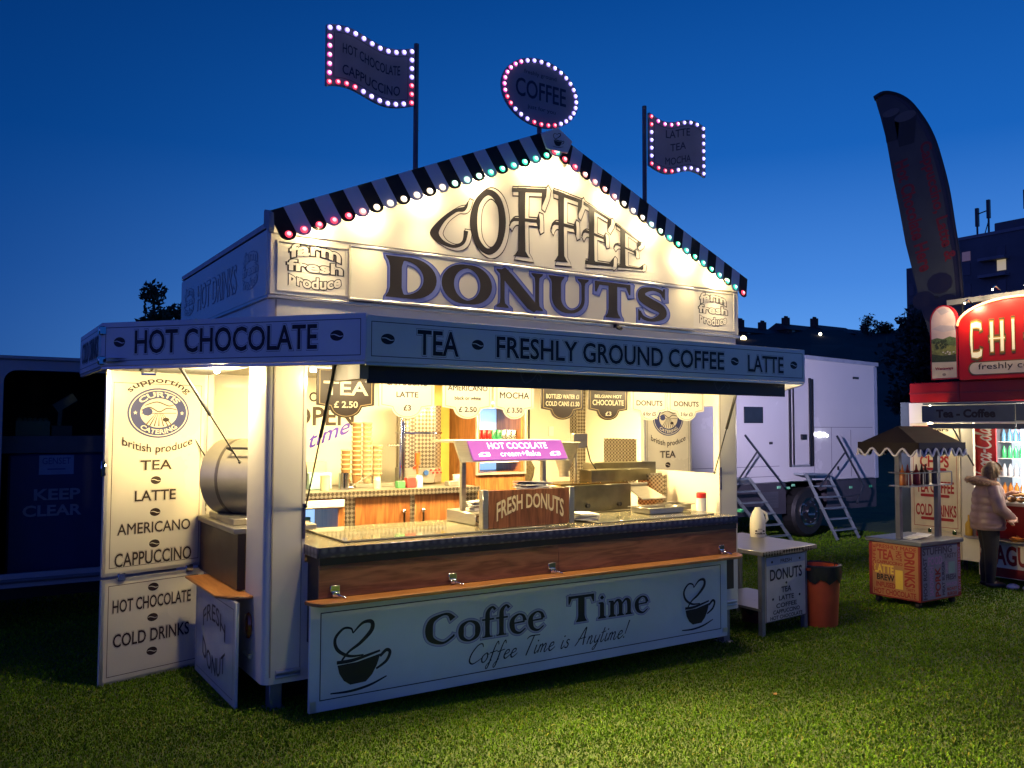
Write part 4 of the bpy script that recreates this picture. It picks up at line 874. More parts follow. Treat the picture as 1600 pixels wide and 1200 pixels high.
b = MB(); b.tube([(2.20, 2.08, 1.56), (2.20, 2.00, 1.58)], .014, 8); b.tube([(2.20, 2.0, 1.60), (2.20, 2.0, 1.50)], .012, 8); b.box(2.178, 2.222, 1.985, 2.01, 1.60, 1.72); b.build('tap', mat('red_tap', (.70, .06, .01), .35), wb_)
b = MB(); b.tube([(2.05, 2.1, 1.38), (2.05, 2.1, 2.08), (2.12, 2.1, 2.10)], .016, 8); b.tube([(2.10, 2.15, 1.38), (2.10, 2.15, 2.05)], .03, 10); b.tube([(2.05, 2.1, 1.80), (1.90, 2.08, 1.80)], .012, 8); b.build('pipe', chrome, wb_)
# cups
def cups(x, y, n, z0, r, h, step, m, label):
    o = None
    for i in range(n):
        if o is None:
            b = MB(); b.lathe((0, 0, 0), [(r*.74, 0), (r*.92, h*.88)], 14, 0); b.lathe((0, 0, 0), [(r*.92, h*.88), (r*1.08, h*.88), (r*1.08, h), (r*.95, h), (r*.7, h*.10)], 14, 1)
            o = b.build('paper_cup', [m, mat('cup_rim', (.45, .34, .2), .6)]); q = o
        else: q = o.copy(); COL.objects.link(q)
        q.location = (x, y, z0+i*step); tag(q, label, 'paper cup', 'nested paper cups on the back counter')
for (x, n, m, step, lb) in ((1.46, 11, cupm, .034, 'brown paper cup nested in the shorter plain stack by the milk'), (1.575, 17, cupm, .034, 'brown paper cup nested in the tall plain stack'),
                            (1.69, 18, cupp, .034, 'patterned paper cup nested in the tallest stack'), (1.80, 10, cupp, .034, 'patterned paper cup nested in the short stack beside the boiler pipe')):
    cups(x, 2.12, int(n*.72), 1.42 if x > 1.5 else 1.381, .050, .10, .047, m, lb)
b = MB(); b.box(1.53, 1.95, 2.02, 2.25, 1.381, 1.418); tag(b.build('cup_tray', steel, bevel=.004), 'low steel tray under the paper cup stacks', 'tray')
def jar(x, y, r, h, m, label, cat_, nm):
    b = MB(); b.lathe((x, y, 1.381), [(r, 0), (r, h), (r*1.06, h), (r*1.06, h+.012), (r*.9, h+.012), (r*.88, .01)], 16); tag(b.build(nm, m), label, cat_)
jar(1.14, 1.85, .045, .13, glassm, 'clear beaker at the left end of the back counter', 'beaker', 'beaker'); jar(1.335, 1.86, .05, .15, chrome, 'chrome milk jug beside the brown cups', 'jug', 'milk_jug')
b = MB(); b.box(1.04, 1.27, 2.0, 2.2, 1.381, 1.54); tag(b.build('pale_blue_box', mat('aqua_box', (.32, .50, .50), .4), bevel=.004), 'pale blue lidded box at the left of the back counter', 'box')
b = MB(); b.box(1.02, 1.30, 2.22, 2.34, 1.381, 1.64); tag(b.build('carton', mat('carton_beige', (.48, .40, .27), .6), bevel=.004), 'beige cardboard carton behind the pale blue box', 'carton')
b = MB(); b.tube([(1.42, 1.9, 1.40), (1.62, 1.86, 1.52)], .008, 6); b.sph((1.42, 1.9, 1.40), .03, 8, sc_=(1.4, 1, .5)); tag(b.build('spoon', chrome), 'long-handled spoon lying on the back counter by the cups', 'spoon')
b = MB(); b.lathe((2.62, 1.9, 1.381), [(.045, 0), (.05, .10), (.05, .11), (.02, .11)], 14); b.tube([(2.67, 1.9, 1.41), (2.70, 1.9, 1.44), (2.67, 1.9, 1.47)], .008, 6); tag(b.build('mug', mat('speckled_mug', (.45, .44, .42), .4, var=.4, scale=30)), 'speckled mug below the boiler', 'mug')
b = MB(); b.lathe((2.78, 1.95, 1.381), [(.07, 0), (.075, .04), (.06, .09), (.03, .10)], 14); b.box(2.70, 2.9, 1.9, 2.1, .46, 1.38)
# upright fridge
uf = thing('display_fridge', (3.2, 2.2, .45), 'tall wood-panelled glass-fronted fridge with drink cans against the back wall', 'fridge')
x0, x1, y0 = 2.90, 3.55, 2.0
b = MB(); b.box(x0, x0+.055, y0, 2.58, .452, 2.27); b.box(x1-.055, x1, y0, 2.58, .452, 2.27); b.box(x0+.056, x1-.056, y0, 2.58, 2.2, 2.27); b.box(x0+.056, x1-.056, y0, 2.58, .452, 1.495); b.build('cabinet', cabw, uf)
b = MB(); b.box(x0+.056, x1-.056, 2.52, 2.579, 1.496, 2.199)
for i in range(6): b.box(x0+.33, x1-.08, 2.50, 2.519, 1.95+.035*i, 1.965+.035*i)
b.build('back_panel', fridgeglow, uf)
b = MB(); b.box(x0+.057, x1-.057, y0+.04, 2.515, 1.815, 1.832); b.box(x0+.057, x1-.057, y0+.04, 2.515, 1.60, 1.612); b.build('shelf', whitep, uf)
b = MB(); b.box(x0-.001, x0+.02, y0-.03, y0-.001, 1.47, 2.27); b.box(x1-.02, x1, y0-.03, y0-.001, 1.47, 2.27); b.box(x0+.021, x1-.021, y0-.03, y0-.001, 2.245, 2.27); b.box(x0+.021, x1-.021, y0-.03, y0-.001, 1.47, 1.495); b.build('door_frame', trimw, uf)
light('POINT', 'fridge_light', (3.22, 2.15, 2.15), 1.6, (.6, .8, 1), uf, uf.location, shadow_soft_size=.05)
def can(x, y, z, m, label):
    b = MB(); b.lathe((0, 0, 0), [(.026, 0), (.033, .012), (.033, .118), (.026, .128)], 12); o = b.build('drink_can', m); o.location = (x, y, z); return tag(o, label, 'can', 'drink cans in the display fridge')
cr_ = mat('red_can', (.45, .015, .02), .3, .3); cg_ = mat('green_orange_can', (.05, .30, .16), .3, .3, var=.8, scale=14); cs_ = mat('silver_can', (.55, .56, .58), .25, .8, var=.4, scale=25)
for i in range(8):
    m, lb = (cr_, 'red drink can on the middle fridge shelf') if i < 3 else (cg_, 'green and orange drink can on the middle fridge shelf') if i < 5 else (cs_, 'silver drink can on the middle fridge shelf')
    can(2.998+.066*i, 2.1, 1.833, m, lb)
# hot chocolate counter display
hc = thing('heated_display', (2.2, .5, 1.15), 'steel heated counter display under a purple HOT COCOLATE header', 'display')
b = MB(); b.box(1.82, 2.78, .18, .68, 1.168, 1.27); b.build('base', steel, hc, bevel=.006)
b = MB(); b.box(1.845, 1.885, .45, .49, 1.271, 1.78); b.box(2.70, 2.74, .45, .49, 1.271, 1.78); b.build('post', steel, hc)
b = MB(); b.prism(Fr((1.68, .5, 0), (0, -1, 0)), [(-.22, 1.88), (.20, 1.88), (.32, 1.70), (.30, 1.70), (.19, 1.86), (-.22, 1.86)], -1.12, 0); b.build('hood', steel, hc)
PUa = V((1.78, .30, 1.885)); Wd = V((0, .12, .18)).normalized(); PU = Fr(PUa-Wd*.21, (1, 0, 0), Wd); b = MB(); b.fbox(PU, .02, 1.0, .0, .195, .001, .012); hd = b.build('header', mat('purple_header', (.33, .08, .42), .35, emit=(.42, .12, .62), es=.55), hc)
l = MB(); wl = glow('white_backlit_lettering', (1, .95, 1), 1.4); letters(l, 'HOT COCOLATE', PU, (.20, .105, .82, .17), 0, .014, .02); letters(l, 'cream+flake', PU, (.30, .03, .72, .085), 0, .014, .01); letters(l, '£3', PU, (.08, .03, .2, .075), 0, .014, .04); letters(l, '£3', PU, (.82, .03, .94, .075), 0, .014, .04)
l.build('lettering', wl, hd, flat=True)
b = MB(); b.box(1.90, 1.98, .165, .178, 1.18, 1.25); b.build('warning_label', mat('yellow_label', (.75, .55, .03), .5), hc)
b = MB(); b.tube([(1.84, .16, 1.20), (1.80, .12, 1.21), (1.80, .12, 1.25), (1.86, .14, 1.255)], .007, 6); b.build('cable', black, hc)
fd = thing('donut_sign_board', (2.2, -.05, 1.166), 'wooden counter sign board lettered FRESH DONUTS with steel ends', 'sign board')
b = MB(); b.box(1.80, 2.62, -.06, -.03, 1.168, 1.475); bd = b.build('board', wood('sign_wood', (.10, .035, .015), (.26, .10, .045), axis='z'), fd, bevel=.003)
for q in (1.745, 2.621): b = MB(); b.box(q, q+.054, -.065, .0, 1.168, 1.482); b.build('end_post', steel, fd, bevel=.004)
FDf = Fr((0, -.0605, 0), (1, 0, 0)); l = MB()
letters(l, 'FRESH DONUTS', FDf, (1.88, 1.285, 2.56, 1.40), 0, .0012, .02, warp=lambda u, v: (u, 1.25+(v-1.285)*(1+.35*abs(u-2.22)/.34)+.07-.10*(abs(u-2.22)/.34)**2))
l.build('lettering', mat('cream_sign_lettering', (.75, .62, .38), .4), bd, flat=True)
for (x, y, z, s, lb) in ((2.36, .12, 1.47, .16, 'heap of white paper bags behind the FRESH DONUTS sign'), (1.98, .40, 1.30, .10, 'small pile of white napkins on the heated display base'), (2.95, .15, 1.168, .13, 'white paper sheets on the counter right of the wooden sign')):
    b = MB(); random.seed(int(x*100))
    for i in range(5):
        a = random.uniform(-.25, .25); fr = Fr((x, y, z+.012*i), (math.cos(a), math.sin(a), random.uniform(-.08, .08)), (-math.sin(a), math.cos(a), random.uniform(-.1, .1)))
        b.prism(fr, [(-s, -s*.6), (s*.9, -s*.65), (s, s*.5), (s*.1, s*.75), (-s*.9, s*.6)], 0, .006)
    if z > 1.35: b.box(x-.12, x+.12, y-.08, y+.08, 1.168, z)
    if 1.2 < z < 1.35: b.box(x-.06, x+.06, y-.05, y+.05, 1.271, z)
    tag(b.build('paper_stack', paper), lb, 'paper')
# donut fryer
b = MB(); wv = [(3.86+.05*math.sin(i*.9), 2.5, 1.0+.055*i) for i in range(15)]; b.tube(wv, [.06+.045*math.sin(math.pi*i/14)+.006*(i % 2) for i in range(15)], 14)
b.box(3.80, 3.92, 2.44, 2.56, .452, 1.02); tag(b.build('woven_bag', mat('woven_brown', (.10, .075, .04), .8, var=.6, scale=60)), 'brown woven bag hanging beside the tall display fridge', 'bag')
b = MB(); b.box(4.30, 4.38, 2.585, 2.5995, 1.88, 2.0); tag(b.build('wall_switch', whitep, bevel=.004), 'small white switch box on the back wall', 'switch')
for (x, y, w_, d_, h_, m_, nm, lb) in ((2.02, 1.80, .10, .08, .10, mat('tea_box_red', (.30, .03, .03), .5), 'tea_box', 'small red tea box at the front of the back counter'), (1.90, 1.78, .08, .07, .07, mat('tea_box_green', (.05, .20, .08), .5), 'tea_box', 'small green tea box beside the red tea box'),
                                      (2.50, 1.80, .12, .10, .05, steel, 'drip_tray', 'flat steel drip tray on the back counter below the boiler')):
    b = MB(); b.box(x-w_/2, x+w_/2, y-d_/2, y+d_/2, 1.381, 1.381+h_); tag(b.build(nm, m_, bevel=.004), lb, nm.replace('_', ' '))
for i, (x, lb) in enumerate(((1.66, 'milk carton in front of the tall cup stack'), (2.12, 'white sugar tub at the foot of the boiler'))):
    b = MB(); b.lathe((x, 1.80, 1.381), [(.035, 0), (.038, .09), (.03, .10), (.03, .115), (.0302, .116)], 14); tag(b.build('sugar_tub', whitep if i else mat('tub_cream', (.55, .48, .33), .5)), lb if i else 'cream lidded tub in front of the tall cup stack', 'tub')
fy = thing('donut_fryer', (3.5, .75, 1.15), 'olive steel donut fryer with hopper and conveyor on the counter', 'donut fryer')
olive = mat('greasy_steel', (.19, .17, .11), .30, .8, var=.35, scale=4)
b = MB(); b.box(3.02, 3.92, .62, 1.05, 1.17, 1.43); b.build('tank', olive, fy, bevel=.006)
b = MB(); b.box(3.05, 3.9, .64, 1.03, 1.431, 1.445); b.build('oil_surface', mat('frying_oil', (.10, .06, .015), .08), fy)
for kx in (3.35, 3.75): b = MB(); b.tube([(kx, .619, 1.23), (kx, .59, 1.23)], .022, 12); b.build('knob', blackm, fy)
b = MB(); b.box(3.55, 4.35, .80, 1.0, 1.44, 1.56); b.box(3.75, 4.62, 1.01, 1.2, 1.44, 1.62); b.build('conveyor_guard', olive, fy, bevel=.004)
b = MB(); b.lathe((3.28, .9, 1.50), [(.05, 0), (.05, .05), (.155, .34), (.165, .345), (.15, .345)], 18); b.build('hopper', steel, fy)
b = MB(); b.box(3.44, 3.62, .95, 1.02, 1.78, 1.93); b.tube([(3.50, 1.0, 1.43), (3.50, 1.0, 1.80)], .016, 8); b.build('control_box', steel, fy, bevel=.004)
b = MB(); b.tube([(3.60, .94, 1.80), (3.64, .93, 1.65), (3.74, .92, 1.52), (3.8, .9, 1.45)], .007, 6); b.build('cable', black, fy)
b = MB(); b.add([(3.92, .45, 1.28), (4.25, .45, 1.28), (4.18, .70, 1.40), (3.90, .70, 1.40), (3.92, .45, 1.27), (4.25, .45, 1.27), (4.18, .70, 1.39), (3.90, .70, 1.39)], [(0, 1, 2, 3), (7, 6, 5, 4), (0, 4, 5, 1), (1, 5, 6, 2), (2, 6, 7, 3), (3, 7, 4, 0)]); b.tube([(3.9, .70, 1.41), (4.2, .70, 1.41)], .018, 8); b.build('chute', steel, fy)
b = MB(); b.box(4.30, 4.34, .55, .95, 1.17, 1.50); b.box(4.341, 4.6, .90, .95, 1.17, 1.50); b.build('splash_guard', dplate, fy)
def tray(x0, x1, y0, y1, z, label):
    b = MB(); t_ = .012; b.box(x0, x1, y0, y1, z, z+.008); b.box(x0-.03, x1+.03, y0-.03, y0, z+.05, z+.058); b.box(x0-.03, x1+.03, y1, y1+.03, z+.05, z+.058); b.box(x0-.03, x0, y0, y1, z+.05, z+.058); b.box(x1, x1+.03, y0, y1, z+.05, z+.058)
    for q in ((x0, x1, y0-.002, y0+.004), (x0, x1, y1-.004, y1+.002), (x0-.002, x0+.004, y0+.004, y1-.004), (x1-.004, x1+.002, y0+.004, y1-.004)): b.box(*q, z+.008, z+.0495)
    tag(b.build('steel_tray', steel, bevel=.002), label, 'tray')
tray(3.72, 4.15, .12, .38, 1.168, 'steel tray on the counter in front of the fryer'); tray(4.2, 4.44, .30, .5, 1.168, 'smaller steel tray on the counter by the right post')
b = MB(); b.lathe((4.57, .62, 1.151), [(.05, 0), (.052, .11), (.045, .12)], 14); pot = MB()
sg = thing('sugar_shaker', (4.40, .12, 1.166), 'white sugar shaker with a red lid at the right end of the counter', 'shaker')
MB().lathe((4.40, .12, 1.166), [(.048, 0), (.05, .125), (.046, .13)], 14).build('body', whitep, sg); MB().lathe((4.40, .12, 1.296), [(.05, .0), (.05, .045), (.04, .055)], 14).build('lid', redp, sg)
# drum in the side hatch
dm = thing('food_warmer', (.2, 1.0, 1.235), 'rounded stainless drum-shaped warmer with a black end in the left hatch', 'food warmer')
D0, D1 = V((.06, 1.28, 1.58)), V((.40, .80, 1.58)); Dn = (D1-D0).normalized()
b = MB(); b.tube([D0, D1], .31, 40); b.build('drum', mat('polished_steel', (.52, .48, .38), .32, .55, var=.10), dm)
b = MB(); hx_ = D0.lerp(D1, .62)+V((-.20, -.14, .22)); b.tube([hx_+Dn*.10, hx_+Dn*.10+V((-.05, -.035, .02)), hx_-Dn*.10+V((-.05, -.035, .02)), hx_-Dn*.10], .010, 8); b.build('handle', black, dm)
b = MB(); b.tube([D1+Dn*.001, D1+Dn*.012], .295, 40); b.build('end_plate', blackm, dm)
b = MB(); b.box(-.04, .48, .66, 1.40, 1.236, 1.285); b.build('base', steel, dm, bevel=.004)
b = MB(); b.tube([D0.lerp(D1, .25), D0.lerp(D1, .30)], .313, 40); b.build('band', mat('dull_steel_band', (.25, .22, .18), .4, .8), dm)

# ================================================================== illuminated signs on the roof
sgrey = mat('sign_grey', (.27, .25, .31), .5); sblue = mat('sign_dark_blue', (.012, .016, .06), .5); polem = mat('pole_grey', (.10, .10, .12), .5, .4)
def wavy(x0, x1, z0, z1, wav, words, pole, label, name, cols):
    y = .3; t = thing(name, (pole[0], y, pole[1]), label, 'sign'); rl = t.location
    MB().tube([(pole[0], y, pole[1]), (pole[0], y, pole[2])], .022, 8).build('pole', polem, t)
    fr = Fr((0, y-.03, 0), (1, 0, 0)); n = 18
    top = [(x0+(x1-x0)*i/n, z1+wav(i/n)) for i in range(n+1)]; bot = [(x0+(x1-x0)*i/n, z0+wav(i/n)) for i in range(n+1)]
    b = MB(); b.prism(fr, bot+top[::-1], -.03, 0); pn = b.build('panel', sgrey, t, smooth=False)
    l = MB(); k = lambda u, v: (u, v+wav((u-x0)/(x1-x0)))
    for s, w_, v0, v1 in words: letters(l, s, fr, ((x0+x1)/2-w_/2, v0, (x0+x1)/2+w_/2, v1), 0, .002, .01, warp=k)
    q = .062; mm = [(x0+q, z0+q), (x1-q, z0+q), (x1-q, z1-q), (x0+q, z1-q)]
    pts = []
    for i in range(4):
        a, c = mm[i], mm[(i+1) % 4]; kk = 14 if i % 2 == 0 else 8
        for j in range(kk): 
            s0 = (a[0]+(c[0]-a[0])*j/kk, a[1]+(c[1]-a[1])*j/kk); pts.append((*s0, .004))
    pen(l, [([(*k(u, v), w_) for u, v, w_ in pts], False, True)], fr, (0, 0), 1, 1, 0, .0015)
    l.build('lettering', sblue, pn, flat=True)
    nt_, ns_ = cols['n']; e = .026
    for side, cl in (('t', cols['t']), ('b', cols['b'])):
        for i in range(nt_):
            u = x0+e+(x1-x0-2*e)*i/(nt_-1); v = k(u, (z1-e) if side == 't' else (z0+e))[1]; bulb(cl[min(len(cl)-1, i*len(cl)//nt_)], .021, t, rl, fr.p(u, v, .001), (0, -1, 0), 'S')
    for side, cl in (('l', cols['l']), ('r', cols['r'])):
        for i in range(1, ns_+1):
            u = x0+e if side == 'l' else x1-e; v = k(u, z1-e-(z1-z0-2*e)*i/(ns_+1))[1]; bulb(cl[min(len(cl)-1, (i-1)*len(cl)//ns_)], .021, t, rl, fr.p(u, v, .001), (0, -1, 0), 'S')
Lc, Rc, Cc = 'lilac', 'rose', 'crimson'
wavy(.50, 1.265, 4.635, 5.12, lambda t: .042*math.sin(6.283*t+.4)-.0, [('HOT CHOCOLATE', .50, 4.90, 4.98), ('CAPPUCCINO', .50, 4.73, 4.81)], (1.295, 4.05, 5.19), 'flag-shaped bulb-lit roof sign lettered HOT CHOCOLATE CAPPUCCINO', 'flag_sign',
     dict(n=(11, 5), t=[Lc], b=[Cc]*4+[Lc]*6+[Cc], l=[Rc], r=[Lc]*3+[Cc]*2))
wavy(3.87, 4.65, 4.60, 5.13, lambda t: .045*math.sin(6.283*t+3.0), [('LATTE', .34, 4.965, 5.045), ('TEA', .22, 4.83, 4.905), ('MOCHA', .36, 4.69, 4.765)], (3.83, 4.0, 5.20), 'flag-shaped bulb-lit roof sign lettered LATTE TEA MOCHA', 'flag_sign',
     dict(n=(9, 5), t=[Cc]*1+[Rc]*4+[Lc]*4, b=[Cc]*4+[Lc]*5, l=[Cc]+[Lc]*4, r=[Lc]))
t = thing('oval_sign', (2.55, .3, 4.5), 'oval bulb-lit roof sign lettered COFFEE above the gable peak', 'sign'); rl = t.location
MB().tube([(2.55, .3, 4.48), (2.55, .3, 4.78)], .022, 8).build('pole', polem, t)
fr = Fr((0, .27, 0), (1, 0, 0)); oc = (2.55, 5.04); oa, ob = .425, .315
b = MB(); b.prism(fr, ell(*oc, oa, ob, 40), -.03, 0); pn = b.build('panel', sgrey, t, smooth=False)
l = MB(); letters(l, 'freshly ground', fr, (2.36, 5.175, 2.72, 5.225), 0, .002, 0); letters(l, 'COFFEE', fr, (2.27, 4.965, 2.83, 5.135), 0, .002, .012); letters(l, 'just for you', fr, (2.40, 4.86, 2.71, 4.91), 0, .002, 0)
l.build('lettering', sblue, pn, flat=True)
for i in range(32):
    a = 2*math.pi*i/32; dg = math.degrees(a)
    cn = Lc if dg < 115 or dg > 300 else Rc if dg < 195 else Cc if dg < 225 else Lc if dg < 255 else Cc
    bulb(cn, .021, t, rl, fr.p(oc[0]+(oa-.025)*math.cos(a), oc[1]+(ob-.025)*math.sin(a), .001), (0, -1, 0), 'S')
b = MB(); b.box(3.155, 3.185, -.06, -.018, 2.90, 2.93); b.tube([(3.17, -.06, 2.90), (3.17, -.11, 2.885)], .018, 8); tag(b.build('security_camera', blackm), 'tiny black security camera above the awning fascia', 'camera')

# ================================================================== prep table, jug, bin
galv = MATS['galvanised_steel']
def G(x, y): return float(gz(x, y))
pt = thing('prep_table', (5.65, .5, -.19), 'steel prep table beside the trailer with a DONUTS price board on its end', 'table')
b = MB(); zt = .72
b.prism(PL, [(5.13, -.02), (6.12, .07), (6.22, 1.22), (5.13, 1.22)], zt-.045, zt); b.build('table_top', steel, pt, bevel=.004)
b = MB(); TFr = Fr((5.13, -.022, 0), (.89, .08, 0)); b.fbox(TFr, .0, .893, zt-.05, zt-.005, .0, .012); b.build('front_edge', plate('edge_plate', (.08, .07, .06), (.5, .47, .42), 30), pt)
b = MB(); b.prism(PL, [(5.16, .04), (5.98, .11), (5.98, .94), (5.16, .94)], .10, .125); b.build('lower_shelf', steel, pt)
for (x, y) in ((5.19, .05), (5.95, .12), (5.19, 1.12), (6.05, 1.12)):
    b = MB(); b.box(x-.025, x+.025, y-.025, y+.025, G(x, y)-.02, zt-.046); b.build('leg', galv, pt)
b = MB(); BF = Fr((5.20, .018, 0), (.89, .08, 0)); b.fbox(BF, .02, .74, -.02, .655, -.012, .0); bd = b.build('price_board', mat('board_cream', (.62, .58, .50), .4), pt)
l = MB(); l.border(BF, .02, -.02, .74, .655, .008, .001, 0)
l.flat(BF, [(.03, .56), (.73, .56), (.73, .645), (.03, .645)], .0008, 2)
for s, v0, v1, w_ in (('FRESH', .575, .615, .20), ('DONUTS', .40, .52, .58), ('TEA', .265, .325, .18), ('LATTE', .185, .235, .27), ('COFFEE', .11, .158, .37), ('CAPPUCCINO', .05, .093, .48), ('HOT CHOCOLATE', -.005, .035, .58)): letters(l, s, BF, (.38-w_/2, v0, .38+w_/2, v1), 1, .002, .022)
for u, v in ((.13, .595), (.63, .595), (.38, .36), (.14, .21), (.62, .21)): l.flat(BF, ell(u, v, .018, .014, 8), .002, 1)
l.build('lettering', [linem, dark, mat('pale_blue_strip', (.30, .36, .48), .4)], bd, flat=True)
JX, JY = 6.08, .86
jg = thing('milk_jug', (JX, JY, zt), 'large white plastic milk jug with a green cap on the prep table', 'milk jug')
b = MB(); b.lathe((JX, JY, zt), [(.085, 0), (.092, .02), (.092, .16), (.088, .22), (.06, .29), (.036, .325), (.034, .34)], 20, sx=1.05, sy=.9); b.build('body', mat('milky_plastic', (.78, .76, .66), .4, var=.03), jg)
b = MB(); JF = V((.84, -.55, 0)); c0 = V((JX, JY, 0)); b.tube([c0+JF*.03+V((0, 0, zt+.31)), c0+JF*.10+V((0, 0, zt+.27)), c0+JF*.112+V((0, 0, zt+.20)), c0+JF*.07+V((0, 0, zt+.16))], .017, 8); b.build('handle', MATS['milky_plastic'], jg)
MB().lathe((5.50, .60, zt+.338), [(.038, 0), (.038, .03), (.03, .033)], 14).build('cap', mat('green_cap', (.05, .42, .30), .4), jg)
jf = Fr((JX-.0505, JY-.0775, zt), (.84, -.55, 0)); l = MB()
wrap = lambda u, v: (u, v)
def jwrap(u, v): return u, v
for (u, v, a) in ((-.06, .075, .014), (-.065, .045, .010), (.055, .075, .014), (.06, .045, .012), (.0, .02, .0)):
    if a: l.flat(jf, ell(u*.75, v, a, a*.7, 9), .004, 0)
letters(l, 'FRESH', jf, (-.025, .09, .025, .10), 0, .004, .02); letters(l, 'milk', jf, (-.035, .035, .035, .06), 0, .004, .04)
l.build('lettering', blackm, jg, flat=True)
sb = thing('spray_bottle', (5.75, 1.0, zt), 'small clear spray bottle beside the milk jug', 'spray bottle')
MB().lathe((5.75, 1.0, zt), [(.035, 0), (.037, .10), (.014, .14), (.014, .16)], 12).build('body', mat('clear_plastic', (.55, .57, .6), .15), sb)
b = MB(); b.box(5.73, 5.775, .95, 1.03, zt+.16, zt+.19); b.box(5.74, 5.76, .95, .965, zt+.12, zt+.16); b.build('trigger', whitep, sb)
def dustbin(x, y, r, h, m, label):
    z = G(x, y)-.01; t = thing('dustbin', (x, y, z), label, 'bin', 'bins by the prep table')
    MB().lathe((x, y, z), [(r*.82, 0), (r*.84, .02), (r, h), (r*.94, h), (r*.8, .05)], 24).build('body', m, t)
    b = MB(); k = 28; rows = []
    for j, (f, zz) in enumerate(((.95, h-.06), (.97, h+.02), (1.06, h+.012), (1.05, h-.10), (1.03, h-.15))):
        for i in range(k): a = 6.2832*i/k; w_ = 1+.03*math.sin(i*2.7+j)+.02*math.sin(i*5.1); rows.append((x+r*f*w_*math.cos(a), y+r*f*w_*math.sin(a), z+zz+(.03*math.sin(i*1.9) if j == 4 else 0)))
    b.add(rows, [(j*k+i, j*k+(i+1) % k, (j+1)*k+(i+1) % k, (j+1)*k+i) for j in range(4) for i in range(k)]); b.lathe((x, y, z+h-.16), [(.001, 0), (r*.92, .0)], 20)
    b.build('bin_liner', mat('bin_liner_black', (.014, .015, .02), .3, bump=.4, scale=12), t)
    for sg in (.98, -1.2): b = MB(); b.box(x+r*sg, x+r*(sg+.22), y-.06, y+.06, z+h-.03, z+h-.005); b.build('handle', m, t)
dustbin(6.22, .12, .22, .66, mat('orange_bin', (.46, .075, .025), .45), 'orange plastic dustbin with a black liner right of the prep table')
dustbin(5.75, .62, .17, .28, mat('maroon_bin', (.10, .02, .02), .5), 'low maroon bin in the shade under the prep table')

# ================================================================== white box truck with steps
tk = thing('box_truck', (11, 6.5, -.25), 'white box truck lit lilac, parked behind the trailer with a grey skirt', 'truck'); ty = 5.4
lilacw = mat('truck_white', (.60, .60, .62), .25, var=.05, scale=.8, coat=.4)
TKF = Fr((0, ty, 0), (1, 0, 0))
b = MB(); b.prism(TKF, [(5.5, .89), (15.25, .89), (15.25, 3.40), (5.5, 3.62)], -2.5, 0); b.build('body', lilacw, tk, bevel=.02)
b = MB(); b.box(5.5, 12.2, ty+.01, ty+2.4, .27, .885); b.box(13.5, 15.22, ty+.01, ty+2.4, .27, .885); b.box(12.2, 13.5, ty+.9, ty+2.4, .3, .885); b.build('skirt', mat('skirt_grey', (.055, .05, .062), .4, var=.15), tk)
b = MB(); b.prism(TKF, [(5.4, 3.58), (15.32, 3.36), (15.32, 3.44), (5.4, 3.66)], -2.52, .03); b.box(15.17, 15.28, ty-.012, ty+.02, .9, 3.34); b.build('corner_trim', mat('trim_bluish', (.30, .36, .46), .4), tk)
b = MB()
for (u, v0, v1, w_) in ((12.30, 1.2, 3.05, .05), (12.42, 1.2, 3.0, .025), (12.93, 1.2, 3.02, .06), (13.03, 1.2, 3.0, .03)): b.fbox(TKF, u, u+w_, v0, v1, .001, .03)
b.build('door_rail', blackm, tk, bevel=.004)
b = MB(); b.fbox(TKF, 12.36, 12.92, 1.20, 1.24, .001, .03); b.build('door_sill', trimw, tk)
b = MB(); b.fbox(TKF, 10.98, 11.52, 2.08, 2.40, .001, .015); b.build('window', glassd, tk)
b = MB()
for a in ((13.08, 13.09, .95, 2.0), (13.66, 13.67, .95, 2.0), (14.32, 14.33, .95, 1.95), (13.08, 15.1, 2.0, 2.01), (5.8, 12.0, 1.22, 1.23), (5.8, 12.0, 1.02, 1.03)): b.fbox(TKF, *a, .0005, .003)
b.build('panel_seam', mat('seam_grey', (.10, .10, .14), .5), tk)
b = MB(); b.fbox(TKF, 14.42, 14.62, 3.05, 3.10, .001, .02); b.fbox(TKF, 13.84, 13.90, 1.10, 1.18, .001, .015); b.fbox(TKF, 11.7, 11.8, 1.66, 1.71, .001, .015); b.fbox(TKF, 12.66, 12.82, 1.75, 1.86, .001, .04); b.build('latch', blackm, tk, bevel=.004)
for i, (u, v, r_) in enumerate(((13.12, 1.86, .035), (13.26, 1.85, .06), (13.40, 1.85, .045), (13.50, 1.83, .03))):  # glowing discs stand in for reflections of LED lights, not lamps on the truck
    b = MB(); b.tube([TKF.p(u, v, .002), TKF.p(u, v, .03)], r_, 14); b.build('glint_disc', glow('white_glint', (.95, .95, 1), 5), tk)
for u, v in ((11.98, .80), (12.26, .78), (12.42, .83), (14.3, .72), (15.0, .72)):  # faintly glowing plates stand in for reflections of green lights along the skirt
    b = MB(); b.fbox(TKF, u-.05, u+.05, v-.025, v+.025, -.01, .006); b.build('glint_plate', glow('green_glint', (.02, .5, .2), .12), tk, bevel=.003)
b = MB()
for i in range(4): b.fbox(TKF, 11.50, 11.92, .46+.06*i, .485+.06*i, -.005, .006)
b.fbox(TKF, 11.45, 11.97, .40, .72, -.02, -.006); b.build('vent_grille', mat('vent_grey', (.12, .12, .14), .4, .5), tk)
b = MB(); b.tube([(12.86, ty-.04, .27), (12.86, ty+.30, .27)], .50, 28); wh = b.build('wheel', black, tk, bevel=.05)
b = MB(); b.tube([(12.86, ty-.06, .27), (12.86, ty-.03, .27)], .30, 28); b.tube([(12.86, ty-.10, .27), (12.86, ty-.06, .27)], .12, 20)
for i in range(8): a = i*math.pi/4; b.sph((12.86+.2*math.cos(a), ty-.065, .27+.2*math.sin(a)), .022, 6)
